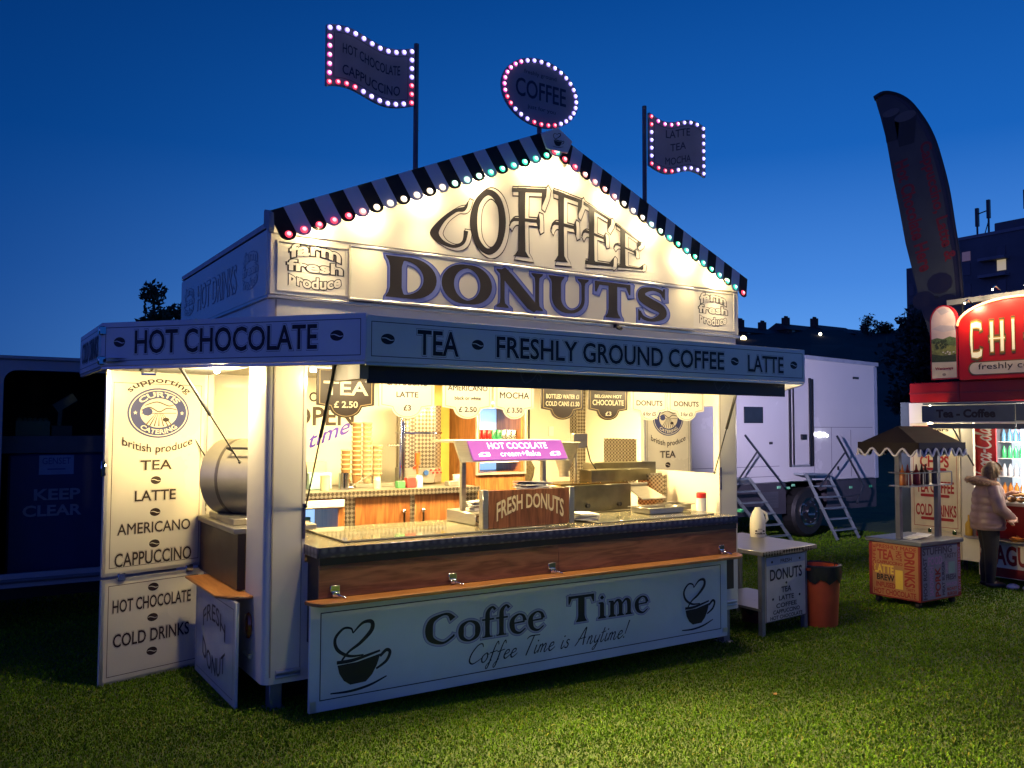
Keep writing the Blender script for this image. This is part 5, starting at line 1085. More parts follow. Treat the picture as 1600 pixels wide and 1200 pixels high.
b.build('rim', chrome, wh)
b = MB(); b.tube([(12.86, ty-.062, .27), (12.86, ty-.0605, .27)], .24, 28); b.build('rim_dish', blackm, wh)
b = MB(); b.tube([(8.2, ty, .25), (8.2, ty+.3, .25)], .50, 24); b.build('wheel', black, tk, bevel=.05)
stepm = mat('step_aluminium', (.42, .48, .50), .35, .7, var=.2)
def steps(tl, tr, bl, br, label, rails):
    tl, tr, bl, br = map(V, (tl, tr, bl, br)); t = thing('folding_steps', tuple(bl), label, 'steps', 'folding steps up to the truck')
    b = MB(); b.bar(tl, bl, .025, .06); b.bar(tr, br, .025, .06); b.build('stringer', stepm, t)
    for i in range(1, 6):
        f = i/6+.02; a, c = tl.lerp(bl, f), tr.lerp(br, f); dv = V((-(c-a).y, (c-a).x, 0)).normalized()
        b = MB(); b.prism(Fr(a, (c-a), -dv), [(0, -.06), ((c-a).length, -.06), ((c-a).length, .06), (0, .06)], -.012, .012); b.build('tread', stepm, t)
    for r_ in rails:
        b = MB(); b.tube(r_[0], .022, 8); b.tube(r_[1], .018, 8); b.build('handrail', mat('rail_dark', (.035, .045, .06), .4, .4), t)
    b = MB(); b.prism(Fr(tl, (tr-tl), V((0, 1, 0))), [(-.05, 0), ((tr-tl).length+.05, 0), ((tr-tl).length+.05, .25), (-.05, .25)], -.03, .01); b.build('platform', stepm, t)
steps((12.45, 5.12, 1.07), (13.15, 5.12, 1.05), (13.02, 4.82, -.25), (13.72, 4.82, -.25), 'open folding steps with a handrail in front of the truck wheel',
      [([(13.30, 5.0, 1.83), (14.02, 4.9, .80)], [(13.55, 4.98, 1.50), (12.72, 5.0, .80)]), ([(14.02, 4.9, .80), (13.72, 4.85, .45)], [(13.87, 4.875, .625), (13.30, 5.1, .55)])])
steps((10.05, 5.12, 1.04), (10.8, 5.12, 1.03), (11.15, 4.85, -.25), (11.75, 4.85, -.25), 'open folding steps half hidden behind the milk jug',
      [([(10.56, 5.0, 1.85), (11.55, 4.9, .85)], [(10.86, 4.98, 1.53), (10.30, 5.0, .95)])])
# lilac work lamp under the right-hand awning
lm = (5.55, .95, 2.38); b = MB(); b.box(5.45, 5.65, .90, 1.0, 2.405, 2.434); lp = b.build('work_lamp', blackm, T); MB().box(5.47, 5.63, .91, .99, 2.396, 2.4045).build('lamp_lens', glow('lilac_lens', (.72, .66, 1), 2), lp)
light('SPOT', 'work_lamp_light', (5.56, .95, 2.37), 4300, (.80, .68, 1.0), lp, TR, spot_size=R(46), spot_blend=.9, shadow_soft_size=.06, aim=(.885, .47, -.02))

# ================================================================== condiment cart
ct_ = thing('condiment_cart', (8.35, .32, -.2), 'word-covered square cart with a scalloped striped canopy on two posts', 'cart')
cx0, cx1, cy0, cy1, cz0, cz1 = 7.92, 8.80, -.03, .66, -.10, .57
b = MB(); b.box(cx0, cx1, cy0, cy1, cz0, cz1); body = b.build('body', mat('cart_dark_red', (.20, .015, .018), .4), ct_, bevel=.004)
b = MB(); b.box(cx0-.03, cx1+.03, cy0-.03, cy1+.03, cz1+.001, cz1+.05); b.build('cart_top', mat('cart_top_grey', (.10, .11, .14), .35), ct_, bevel=.006)
for (x, y) in ((cx0+.08, cy0+.08), (cx1-.08, cy0+.08), (cx0+.08, cy1-.08), (cx1-.08, cy1-.08)):
    b = MB(); z_ = G(x, y); b.tube([(x, y-.02, z_+.04), (x, y+.02, z_+.04)], .045, 12); b.box(x-.02, x+.02, y-.03, y+.03, z_+.05, cz0-.001); b.build('castor', black, ct_)
LFc = Fr((cx0-.001, cy1, cz0), (0, -1, 0)); RFc = Fr((cx0, cy0-.001, cz0), (1, 0, 0))
l = MB(); Wl = cy1-cy0; H_ = cz1-cz0
l.flat(LFc, [(.05, .02), (Wl-.03, .02), (Wl-.03, H_-.01), (.05, H_-.01)], .001, 0)
l.flat(LFc, [(.36, .12), (.46, .12), (.46, .35), (.36, .35)], .0016, 1)
for s, u0, u1, v0, v1, m_ in (('FRESHLY MADE', .11, .64, .595, .645, 2), ('TEA', .12, .34, .46, .585, 2), ('CAPPUCCINO', .11, .46, .405, .445, 2), ('LATTE', .08, .34, .29, .395, 1), ('BREW', .11, .35, .20, .275, 3), ('INFUSED', .10, .36, .115, .18, 2), ('HOT CHOCOLATE', .07, .63, .03, .10, 2)): letters(l, s, LFc, (u0, v0, u1, v1), m_, .0025, .03)
def vert(s, fr, u0, u1, v0, v1, m_, up_=False): letters(l, s, fr, (0, 0, v1-v0, u1-u0), m_, .0025, .03, warp=(lambda u, v: (u0+v, v1-u)) if not up_ else (lambda u, v: (u1-v, v0+u)))
vert('DRINKS', LFc, .48, .62, .16, .59, 2); vert('HOT', LFc, .37, .45, .46, .58, 2); vert('COFFEE', LFc, .055, .10, .30, .64, 2, True); letters(l, 'TASTY', LFc, (.50, .115, .62, .15), 2, .0025, .03)
Wr = cx1-cx0; l.flat(RFc, [(.03, .02), (Wr-.08, .02), (Wr-.08, H_-.01), (.03, H_-.01)], .001, 4)
l.flat(RFc, [(.60, .30), (.74, .30), (.74, .44), (.60, .44)], .0015, 6)
for s, u0, u1, v0, v1, m_ in (('STUFFING', .04, .68, .555, .645, 5), ('FOOD', .16, .46, .43, .53, 7), ('TASTY', .50, .78, .49, .55, 5), ('FRESH', .54, .76, .22, .29, 5), ('SAUCE', .54, .78, .15, .19, 7), ('ROAST', .56, .78, .09, .13, 2), ('BURGER', .56, .78, .03, .075, 2)): letters(l, s, RFc, (u0, v0, u1, v1), m_, .0025, .03)
vert('HOG ROAST', RFc, .05, .13, .03, .53, 5, True); vert('PORK', RFc, .30, .42, .04, .40, 2, True); vert('SANDWICH', RFc, .18, .27, .06, .41, 7, True); vert('MEAT BURGER', RFc, .45, .51, .05, .46, 5, True); vert('YUMMY', RFc, .53, .58, .30, .46, 7, True)
for i, s in enumerate(('TASTY', 'FRESH', 'HOT')): vert(s, RFc, Wr-.07, Wr-.02, .05+.2*i, .22+.2*i, 7, True)
l.build('lettering', [mat('cart_tan', (.32, .16, .065), .5), mat('cart_gold', (.60, .42, .06), .5), darkred, blackm, mat('cart_slate', (.16, .17, .25), .5), mat('cart_navy', (.03, .025, .07), .5), mat('cart_teal', (.16, .28, .28), .5), mat('cart_mauve', (.30, .16, .34), .5)], body, flat=True)
pst = [(8.02, .30), (8.70, .20)]
for (x, y) in pst:
    b = MB(); b.box(x-.03, x+.03, y-.03, y+.03, cz1+.051, 1.80); b.build('post', mat('cart_post', (.16, .17, .22), .3, .6), ct_)
b = MB(); b.box(7.95, 8.9, .12, .38, 1.27, 1.285)
for (p, q) in (((7.95, .12), (8.9, .12)), ((7.95, .38), (8.9, .38)), ((7.95, .12), (7.95, .38)), ((8.9, .12), (8.9, .38))): b.tube([(*p, 1.44), (*q, 1.44)], .008, 6)
for x in (7.95, 8.27, 8.58, 8.9): b.tube([(x, .12, 1.28), (x, .12, 1.44)], .008, 6)
b.build('rack', mat('rack_wire', (.22, .23, .30), .35, .6), ct_)
rx0, rx1, ry0, ry1 = 7.82, 8.84, -.10, .72; ridge_y = .28
can_ = MB(); zr, ze = 2.02, 1.80
can_.add([(rx0, ry0, ze), (rx1, ry0, ze), (rx1-.18, ridge_y, zr), (rx0+.18, ridge_y, zr), (rx0, ry1, ze), (rx1, ry1, ze)], [(0, 1, 2, 3), (5, 4, 3, 2), (4, 0, 3), (1, 5, 2)], 0)
def scal(fr, L_, k, mi):
    pts = [(L_, .02), (0, .02)]
    for i in range(k*10+1): pts.append((L_*i/(k*10), -.10+.045*math.cos(2*math.pi*i/10)*(1 if 0 < i < k*10 else -1)))
    can_.prism(fr, pts, -.004, .004, mi)
    can_.tube([fr.p(u, v, .012) for u, v in pts[2:]], .013, 5, 2, caps=False)
scal(Fr((rx0, ry0, ze), (1, 0, 0)), rx1-rx0, 6, 1); scal(Fr((rx0, ry1, ze), (0, -1, 0)), ry1-ry0, 4, 0); scal(Fr((rx1, ry0, ze), (0, 1, 0)), ry1-ry0, 4, 1); scal(Fr((rx1, ry1, ze), (-1, 0, 0)), rx1-rx0, 6, 0)
can_.build('canopy', [mat('canopy_brown', (.016, .009, .007), .9, var=.4, stretch=(1, 9, 1), scale=3), mat('canopy_blue', (.008, .012, .05), .9, var=.4), mat('canopy_binding', (.75, .72, .74), .6)], ct_, flat=True)
def sauce(x, m, label, h=.2):
    t = thing('sauce_bottle', (x, .25, 1.286), label, 'sauce bottle', 'sauce bottles in the cart rack')
    MB().lathe((x, .25, 1.286), [(.042, 0), (.045, h*.1), (.045, h*.75), (.02, h*.92)], 12).build('body', m, t); MB().lathe((x, .25, 1.286+h*.92), [(.018, 0), (.006, h*.35), (.004, h*.36)], 8).build('nozzle', m, t)
sr = mat('ketchup_red', (.28, .02, .015), .35); sbr = mat('brown_sauce', (.05, .02, .012), .35); sor = mat('orange_sauce', (.30, .09, .015), .35)
for x, m, lb in ((8.03, sor, 'orange sauce bottle at the left end of the cart rack'), (8.14, sr, 'red sauce bottle, second in the cart rack'), (8.33, sr, 'red sauce bottle, right of the rack middle post'), (8.45, sbr, 'brown sauce bottle, fourth in the cart rack'), (8.53, sbr, 'brown sauce bottle, fifth in the cart rack'), (8.75, sbr, 'dark sauce bottle at the right end of the cart rack')): sauce(x, m, lb)
b = MB(); random.seed(5)
for i in range(4): a = random.uniform(-.4, .4); b.prism(Fr((8.15+.06*i, .25-.02*i, cz1+.056+.012*i), (math.cos(a), math.sin(a), .02*i), (-math.sin(a), math.cos(a), .05)), [(-.12, -.08), (.12, -.09), (.1, .08), (-.1, .07)], 0, .005)
tag(b.build('napkins', paper), 'crumpled white napkins lying on the cart top', 'napkins')

# ================================================================== red chip trailer on the right
CX = 10.7; ch = thing('chip_trailer', (11.8, -1, -.25), 'red and cream chip trailer with lit arched sign on the right', 'catering trailer')
CF = Fr((CX, 0, 0), (0, -1, 0))        # u = -y
def cbox(u0, u1, v0, v1, d0, d1, m, name, bev=0, par=None):
    b = MB(); b.fbox(CF, u0, u1, v0, v1, d0, d1); return b.build(name, m, par or ch, bevel=bev)
cbox(-1.80, -.81, .05, 2.385, -.06, 0, creamd, 'front_wall'); cbox(-.81, 4, .05, .42, -.06, 0, creamd, 'front_wall'); cbox(-.81, 4, 2.09, 2.385, -.06, 0, creamd, 'front_wall')
cbox(-1.97, -1.801, .0, 2.40, -.10, -.04, greyp, 'end_panel')
b = MB(); b.box(CX+.06, CX+2.2, 1.72, 1.78, .05, 2.385); b.build('end_wall', creamd, ch)
b = MB(); b.box(CX+2.2, CX+2.26, -4, 1.78, .05, 2.385); b.build('back_wall', mat('steel_lining', (.66, .64, .60), .35), ch)
b = MB(); b.box(CX+.06, CX+2.2, -4, 1.72, .30, .36); b.build('floor_deck', darkint, ch)
b = MB(); b.box(CX, CX+2.26, -4, 1.79, 2.386, 2.70); b.build('roof_box', redpaint, ch, bevel=.012)
cbox(-1.79, 4, 2.52, 2.545, .0, .012, darkred, 'roof_band'); cbox(-1.02, -.99, 2.40, 2.69, .0, .01, darkred, 'roof_seam')
cbox(-.78, 4, .43, .90, -.06, .02, redpaint, 'counter_front', .004); cbox(-.80, 4, .901, .945, -.5, .06, steel, 'counter_top', .004); cbox(-.78, 4, .415, .43, .021, .30, steel, 'customer_ledge', .003)
# lower front with BAGUETTES
lo = cbox(-.74, 3, -.12, .41, .021, .045, creamd, 'lower_flap', .004)
l = MB(); lf_ = Fr((CX-.0455, 0, 0), (0, -1, 0)); l.flat(lf_, [(-.55, -.10), (2.9, -.10), (2.9, .02), (-.55, .02)], .001, 0); letters(l, 'BAGUETTES', lf_, (-.61, .06, .52, .34), 0, .002, .03); l.border(lf_, -.72, -.11, 2.95, .40, .01, .0006, 0)
l.build('lettering', [darkred], lo, flat=True)
# open hatch door with the price list
dr = cbox(-1.77, -1.00, .45, 2.07, .001, .03, mat('door_cream', (.72, .62, .40), .35), 'menu_door', .006)
DF = Fr((CX-.0305, 0, 0), (0, -1, 0)); l = MB(); l.border(DF, -1.73, .50, -1.04, 2.03, .007, .0008, 0)
for s, u0, u1, v0, v1, m_ in (('Burgers', -1.62, -1.15, 1.93, 2.0, 1), ('Bacon', -1.60, -1.20, 1.65, 1.72, 1), ('CHIPS', -1.62, -1.16, 1.40, 1.58, 0), ('TEA COFFEE', -1.68, -1.09, 1.01, 1.19, 0), ('COLD DRINKS', -1.70, -1.06, .66, .84, 0)): letters(l, s, DF, (u0, v0, u1, v1), m_, .002, .03)
for u0, u1, v in ((-1.55, -1.22, 1.37), (-1.60, -1.18, .97), (-1.60, -1.12, .62)): l.flat(DF, [(u0+.02*math.cos(R(a))*(1 if 0 else 1), v+.022*math.sin(R(a))) for a in range(90, 271, 30)]+[(u1+.02*math.cos(R(a)), v+.022*math.sin(R(a))) for a in range(-90, 91, 30)], .0016, 0)
l.build('lettering', [mat('sign_red', (.40, .02, .015), .4), brown], dr, flat=True)
cbox(-1.77, -1.00, .05, .44, .001, .025, mat('door_cream_low', (.66, .58, .40), .4), 'lower_door', .006)
cbox(-1.5, -1.45, .41, .47, .031, .05, chrome, 'hinge', .003, dr); cbox(-1.12, -1.06, .41, .47, .031, .05, chrome, 'hinge', .003, dr)
# arched sign
SFr = Fr((10.58, 0, 0), (0, -1, 0)); sc_c = -.10
arch = [(sc_c-.83, 2.70), (sc_c-.83, 3.50)]+[(sc_c-.83*math.cos(R(a)), 3.50+.34*math.sin(R(a))) for a in range(8, 173, 8)]+[(sc_c+.83, 3.50), (sc_c+.83, 2.70)]
b = MB(); b.prism(SFr, arch, -.08, 0); sg_ = b.build('arched_sign', mat('sign_board_red', (.46, .006, .003), .42, var=.06), ch, bevel=.01)
b = MB(); b.tube([SFr.p(u, v+.012, .012) for u, v in arch[1:-1]], .018, 8); b.build('sign_rim', glow('rim_light_rope', (1, .36, .12), 1.6), sg_)
l = MB()
def chips(off, mi, d):
    st = {'C': [([(.9, .72, .22), (.88, .86, .22), (.6, .9, .22), (.25, .88, .22), (.2, .6, .22), (.2, .4, .22), (.25, .12, .22), (.6, .1, .22), (.88, .14, .22), (.9, .28, .22)], False, False)],
          'H': [([(.2, .08, .26), (.2, .92, .26)], False, False), ([(.85, .08, .26), (.85, .92, .26)], False, False), ([(.0, .45, .10), (1.05, .45, .10)], False, False)],
          'I': [([(.5, .08, .36), (.5, .92, .36)], False, False)], 'P': [([(.2, .08, .24), (.2, .92, .24)], False, False), ([(.0, .45, .10), (.6, .45, .10), (.85, .5, .2), (.9, .7, .22), (.8, .9, .2), (.2, .9, .18)], False, False)],
          'S': [([(.9, .75, .2), (.8, .9, .2), (.4, .9, .2), (.2, .75, .22), (.3, .55, .22), (.8, .45, .22), (.9, .25, .22), (.75, .1, .2), (.3, .1, .2), (.12, .25, .2)], False, False)]}
    for c, u0, u1, dv in (('C', -.77, -.57, 0), ('H', -.48, -.26, .03), ('I', -.20, -.08, .04), ('P', .0, .22, .03), ('S', .30, .52, 0)): pen(l, st[c], SFr, (u0, 3.0+dv), u1-u0, .56, mi, d, off)
chips(.05, 0, .003); chips(.0, 1, .0045); chips(-.035, 2, .006)
pill = [(-.68+.085*math.cos(R(a)), 2.865+.085*math.sin(R(a))) for a in range(90, 271, 20)]+[(.48+.085*math.cos(R(a)), 2.865+.085*math.sin(R(a))) for a in range(-90, 91, 20)]
l.flat(SFr, [(u*1.03+.003, 2.865+(v-2.865)*1.15) for u, v in pill], .0025, 0); l.flat(SFr, pill, .004, 3); letters(l, 'freshly cooked', SFr, (-.64, 2.82, .44, 2.935), 4, .0055, .0)
l.build('lettering', [mat('olive_edge', (.12, .08, .02), .4), mat('gold_edge', (.50, .30, .05), .4), mat('cream_letter', (.85, .76, .52), .4, emit=(1, .82, .48), es=.35), mat('pill_cream', (.62, .52, .38), .4), brown], sg_, flat=True)
# arched landscape wing
wg = [(-1.36, 2.73), (-1.36, 3.60)]+[(-1.15-.21*math.cos(R(a)), 3.60+.25*math.sin(R(a))) for a in range(12, 170, 12)]+[(-.94, 3.60), (-.94, 2.73)]
b = MB(); b.prism(SFr, wg, -.06, -.0005); wp = b.build('landscape_panel', mat('frame_red', (.30, .01, .012), .35), ch)
l = MB(); ins = [(-1.15+(u+1.15)*.90, 3.25+(v-3.25)*.965) for u, v in wg]
l.flat(SFr, ins, .001, 0)
l.flat(SFr, [(-1.34, 2.995), (-.962, 2.985), (-.962, 3.34), (-1.05, 3.37), (-1.16, 3.335), (-1.25, 3.36), (-1.34, 3.34)], .0016, 1)
l.flat(SFr, [(-1.34, 2.995), (-.962, 2.985), (-.962, 3.22), (-1.1, 3.24), (-1.2, 3.29), (-1.34, 3.29)], .0022, 2); l.flat(SFr, [(-1.34, 2.995), (-.962, 2.985), (-.962, 3.10), (-1.15, 3.08), (-1.34, 3.12)], .0028, 3)
l.flat(SFr, [(-1.33, 3.50), (-1.2, 3.55), (-1.0, 3.52), (-.975, 3.46), (-1.15, 3.44)], .0014, 8); l.flat(SFr, [(-1.25, 3.78), (-1.12, 3.80), (-1.05, 3.74), (-1.18, 3.70)], .0014, 8)
l.flat(SFr, [(-1.34, 2.752), (-.962, 2.752), (-.962, 2.985), (-1.34, 2.995)], .0016, 4); letters(l, 'Westaways', SFr, (-1.29, 2.86, -1.01, 2.915), 5, .003, .04); l.flat(SFr, ell(-1.15, 2.80, .03, .022, 12), .003, 6)
random.seed(3)
for i in range(26): l.flat(SFr, ell(-1.31+random.random()*.22, 3.20+random.random()*.11, .012+.014*random.random(), .012+.012*random.random(), 7), .0032+.0001*i, 3)
for i in range(9): l.flat(SFr, ell(-1.16+random.random()*.17, 3.10+random.random()*.06, .014, .009, 7), .006+.0001*i, 7)
l.build('lettering', [mat('print_sky', (.58, .46, .44), .5, var=.2, scale=5), mat('print_far_hill', (.10, .15, .05), .5, var=.5, scale=30), mat('print_field', (.22, .24, .06), .5, var=.5, scale=25), mat('print_dark_field', (.045, .065, .02), .5, var=.5, scale=40), mat('print_cream', (.62, .52, .36), .5), darkred, mat('print_grey', (.25, .2, .16), .5), mat('print_sheep', (.7, .66, .56), .5), mat('print_cloud', (.40, .36, .40), .5)], wp, flat=True)
# sign lamps along the arch, roof rail
for u in (-.72, -.32, .12, .55):
    z_ = 3.62+.30*(1-((u-sc_c)/.83)**2)+.06; b = MB(); b.tube([SFr.p(u, z_, -.04), SFr.p(u, z_+.06, .10), SFr.p(u, z_+.02, .18)], .010, 6); lp = b.build('sign_lamp', chrome, ch)
    MB().sph(tuple(SFr.p(u, z_+.0, .18)), .010, 8).build('lamp_bulb', hot, lp)
    light('POINT', 'sign_lamp_light', SFr.p(u, z_-.03, .17), 26.0, (1, .74, .42), lp, ch.location, shadow_soft_size=.03)
b = MB(); b.bar((11.0, 1.30, 3.93), (11.0, -4, 3.99), .10, .08); b.bar((11.0, .75, 2.7), (11.0, .75, 3.9), .05); b.bar((11.0, -1.2, 2.7), (11.0, -1.2, 3.9), .05); b.build('roof_rail', mat('rail_grey', (.20, .21, .21), .5), ch)
# awning board
AF = Fr((10.05, 0, 0), (0, -1, 0))
b = MB(); b.fbox(AF, -1.20, .11, 2.09, 2.32, -.02, 0); ab1 = b.build('fascia_board', greyp, ch, bevel=.003)
l = MB(); letters(l, 'Tea - Coffee', AF, (-.98, 2.145, -.14, 2.265), 0, .0015, .045); l.build('lettering', [dark], ab1, flat=True)
b = MB(); b.fbox(AF, .125, 3.5, 2.10, 2.33, -.02, 0); b.build('fascia_board', greyp, ch, bevel=.003)
b = MB(); b.fbox(AF, -1.18, 3.5, 2.075, 2.0895, -.03, .004); b.build('edge_trim', trimw, ch)
b = MB(); b.fbox(AF, -1.12, .10, 1.99, 2.06, -.06, -.02); b.fbox(AF, .12, 3.5, 1.99, 2.06, -.06, -.02); b.build('awning_roller', mat('roller_grey', (.09, .11, .12), .5), ch)
b = MB(); b.box(10.06, CX-.001, -3.5, 1.19, 2.335, 2.36); b.build('awning_flap', greyp, ch)
b = MB(); b.tube([(CX-.01, .80, 1.45), (10.25, .88, 2.05)], .012, 8); b.build('gas_strut', black, ch)
# inside: poster, lamps
b = MB(); b.box(CX+.12, CX+.14, .54, .94, 1.28, 2.02); po = b.build('drinks_poster', mat('poster_red', (.48, .015, .02), .35), ch)
PFr = Fr((CX+.1195, .94, 1.28), (0, -1, 0)); l = MB()
pw = lambda u, v: (.36-v*1.0, .02+u)
penword(l, 'Coca-Cola', SCR, PFr, (.0, .02, .70, .34), 0, .0015, .0, ex=.02, shear=.15, h0=-.05, h1=1.0, warp=pw)
l.build('lettering', [whitep], po, flat=True)
b = MB(); 
for k in range(14): b.sph((CX+.10, .84-.022*k, 1.24+.012*(k % 3)), .02, 6)
tag(b.build('orange_garland', mat('orange_tinsel', (.65, .16, .02), .6)), 'orange tinsel bunched below the red drinks poster', 'tinsel')
b = MB(); b.box(CX+.30, CX+.50, -3, .5, 2.02, 2.06); b.build('strip_light', glow('cool_tube', (.95, .97, 1), 9), ch)
for y in (.1, -1.2): light('POINT', 'strip_light_glow', (CX+.25, y, 1.98), 85, (1, .90, .72), ch, ch.location, shadow_soft_size=.12)
light('POINT', 'canopy_lamp_light', (10.30, 1.25, 2.02), 13, (1, .82, .5), ch, ch.location, shadow_soft_size=.08)
b = MB(); b.sph((10.35, 1.25, 2.06), .035, 8); b.bar((10.35, 1.25, 2.06), (10.35, 1.25, 2.335), .02); b.build('canopy_lamp', hot, ch)
# drinks cooler with bottles, rolls
dc = thing('drinks_cooler', (CX+.9, .6, .95), 'bright open drinks cooler with bottles inside the chip trailer', 'cooler')
y0, y1, xx0 = .36, .82, CX+.62
b = MB(); b.box(xx0, xx0+.5, y1-.03, y1, .36, 2.0); b.box(xx0, xx0+.5, y0, y0+.03, .36, 2.0); b.box(xx0+.46, xx0+.5, y0+.031, y1-.031, .36, 2.0); b.build('cabinet', mat('cooler_grey', (.10, .11, .13), .4), dc)
b = MB(); b.box(xx0+.01, xx0+.03, y0+.031, y0+.075, .95, 1.98); b.build('light_tube', glow('cooler_tube', (.85, .93, 1), 14), dc)
b = MB(); b.box(xx0+.44, xx0+.455, y0+.032, y1-.032, .5, 1.98); b.build('back_panel', glow('cooler_back', (.8, .9, 1), .9), dc)
for z_ in (1.0, 1.28, 1.55, 1.80):
    b = MB(); b.box(xx0+.04, xx0+.43, y0+.032, y1-.032, z_-.012, z_); b.build('shelf', whitep, dc)
for z_, m, lb in ((1.80, mat('blue_bottle', (.10, .30, .50), .2), 'blue drink bottle on the top cooler shelf'), (1.55, mat('green_bottle', (.05, .40, .15), .2), 'green drink bottle on the second cooler shelf'), (1.28, mat('clear_bottle', (.55, .60, .65), .15), 'pale drink bottle on the third cooler shelf'), (1.0, mat('orange_bottle', (.55, .20, .03), .2), 'orange drink bottle on the lowest cooler shelf')):
    for k in range(4):
        b = MB(); b.lathe((0, 0, 0), [(.035, 0), (.036, .11), (.014, .16), (.013, .185)], 10); o = b.build('drink_bottle', m); o.location = (xx0+.12, .74-.085*k, z_+.001); tag(o, lb, 'bottle', 'drink bottles in the chip trailer cooler')
bun = mat('bread_crust', (.50, .26, .08), .6, var=.3, scale=20)
for k, (y, z_) in enumerate(((.33, .0), (.21, .0), (.09, .0), (.27, .075), (.15, .075), (-.02, .0))):
    b = MB(); b.sph((0, 0, 0), .07, 10, sc_=(1.5, .8, .55)); o = b.build('bread_roll', bun); o.location = (CX+.12, y, .985+z_); tag(o, 'golden bread roll stacked on the chip trailer counter', 'bread roll', 'bread rolls on the chip trailer counter')
b = MB(); b.lathe((10.53, .12, .432), [(.07, 0), (.11, .035), (.115, .036), (.07, .006)], 14); 
for i in range(14): b.bar((10.53+random.uniform(-.07, .07), .12+random.uniform(-.07, .07), .455+random.random()*.03), (10.53+random.uniform(-.07, .07), .12+random.uniform(-.07, .07), .47+random.random()*.03), .012)
tag(b.build('chip_tray', mat('chips_orange', (.60, .28, .06), .6, var=.3, scale=30)), 'tray of chips on the ledge under the woman\'s hand', 'food tray')
b = MB(); b.lathe((10.63, .86, .43), [(.05, 0), (.05, .16), (.03, .2), (.014, .22), (.012, .30)], 12); tag(b.build('vinegar_bottle', mat('mustard_yellow', (.60, .36, .02), .4)), 'yellow squeezy bottle hanging on the pillar behind the woman', 'bottle')
b = MB(); b.bar((CX-.02, .86, .39), (10.6, .86, .42), .12, .02); b.build('bottle_ledge', steel, ch)
random.seed(9); b = MB()
for i in range(7):
    b.sph((10.35+random.uniform(-.16, .16), -.05+random.uniform(-.2, .2), G(10.4, 0)+.03), random.uniform(.05, .09), 6, sc_=(1.3, 1.1, .6))
tag(b.build('plastic_bag', mat('bag_white', (.55, .56, .6), .5, bump=.6, scale=10)), 'crumpled white plastic bag on the grass under the chip trailer', 'bag')

# ================================================================== feather banner behind
fb = thing('feather_banner', (11.5, 1.62, -.25), 'tall leaning feather banner with red lettering and coffee cups', 'banner')
BFr = Fr((11.5, 0, 0), (0, -1, 0))
pole_c = [(-2.82, 7.76), (-2.62, 7.80), (-2.40, 7.70), (-2.18, 7.50), (-1.97, 7.18), (-1.82, 6.88), (-1.71, 6.55), (-1.56, 5.90), (-1.47, 5.25), (-1.40, 4.70), (-1.36, 4.05), (-1.355, 3.4)]
pole_c = [(u, v) for u, v, _ in cat([(u, v, 0) for u, v in pole_c], n=5)]
left_c = [(-2.82, 7.76), (-2.72, 7.40), (-2.62, 6.98), (-2.51, 6.30), (-2.40, 5.70), (-2.30, 5.10), (-2.14, 4.42), (-2.02, 3.9), (-1.85, 3.3)]
b = MB(); poly = pole_c+left_c[::-1][:-1]; b.prism(BFr, poly, -.012, 0); fc = b.build('banner_cloth', mat('banner_grey', (.036, .048, .062), .7, var=.25, scale=2), fb, smooth=False)
b = MB(); b.tube([BFr.p(u, v, -.006) for u, v in pole_c]+[(11.5, 1.40, -.3)], .03, 8); b.build('pole', blackm, fb)
l = MB()
pen(l, [([(u-.045, v, .10) for u, v in pole_c[1:]], False, False)], BFr, (0, 0), 1, 1, 1, .001)
def slant(uu, vv, ang, k): 
    ca, sa = math.cos(ang), math.sin(ang); return lambda u, v: (uu+u*ca-v*sa, vv+u*sa+v*ca)
letters(l, 'Cappuccino, Latte &', BFr, (0, 0, 2.1, .27), 0, .002, .03, warp=lambda u, v: (lambda s: (-2.02+.40*s+.10*s*s*0+v*.95-.06, 6.72-2.05*s+v*.15))(u/2.1))
letters(l, 'Hot Chocolate Here', BFr, (0, 0, 2.0, .26), 0, .002, .03, warp=lambda u, v: (lambda s: (-2.48+.42*s+v*.95, 6.52-1.95*s+v*.15))(u/2.0))
for u, v, a in ((-2.52, 7.42, .16), (-2.26, 7.28, .20)):
    l.flat(BFr, ell(u, v, a, a*.42, 16), .003, 2); l.flat(BFr, [(u-a, v-.03), (u+a, v-.03), (u+a*.75, v-.5), (u-a*.6, v-.5)], .002, 3)
for u, v, a, c in ((-1.72, 4.35, .22, 1), (-2.0, 4.1, .2, 1), (-1.6, 4.0, .2, 1), (-1.78, 3.9, .25, 1), (-1.85, 4.02, .18, 3)): l.flat(BFr, ell(u, v, a, a*.8, 12), .0025+.0004*a*10, c)
l.build('lettering', [mat('banner_red', (.14, .010, .012), .6), blackm, mat('banner_pale', (.07, .08, .09), .6), mat('banner_dark', (.012, .015, .016), .6)], fc, flat=True)

# ================================================================== generator trailer on the left
gv = thing('generator_trailer', (-2.2, 5, -.1), 'white trailer with a dark open side holding a blue generator behind the hatch door', 'trailer'); gy = 4.0
wv_ = mat('van_white', (.36, .37, .40), .35, var=.08, scale=1.5)
GF = Fr((0, gy, 0), (1, 0, 0))
b = MB(); b.box(-5.5, -1.44, gy, gy+.04, .36, 2.66); b.box(.1, .5, gy, gy+.04, .36, 2.66); b.box(-1.44, .1, gy, gy+.04, 2.555, 2.66); b.box(-1.44, .1, gy, gy+.04, .36, .50)
b.prism(GF, [(-1.44, 2.555), (-1.44, 2.42)]+[(-1.32+.12*math.cos(R(a)), 2.435+.12*math.sin(R(a))) for a in range(180, 89, -15)], -.04, 0)
b.build('front_wall', wv_, gv)
b = MB(); b.box(-5.5, .5, gy-.03, gy+2.3, 2.661, 2.70); b.build('roof', wv_, gv, bevel=.008)
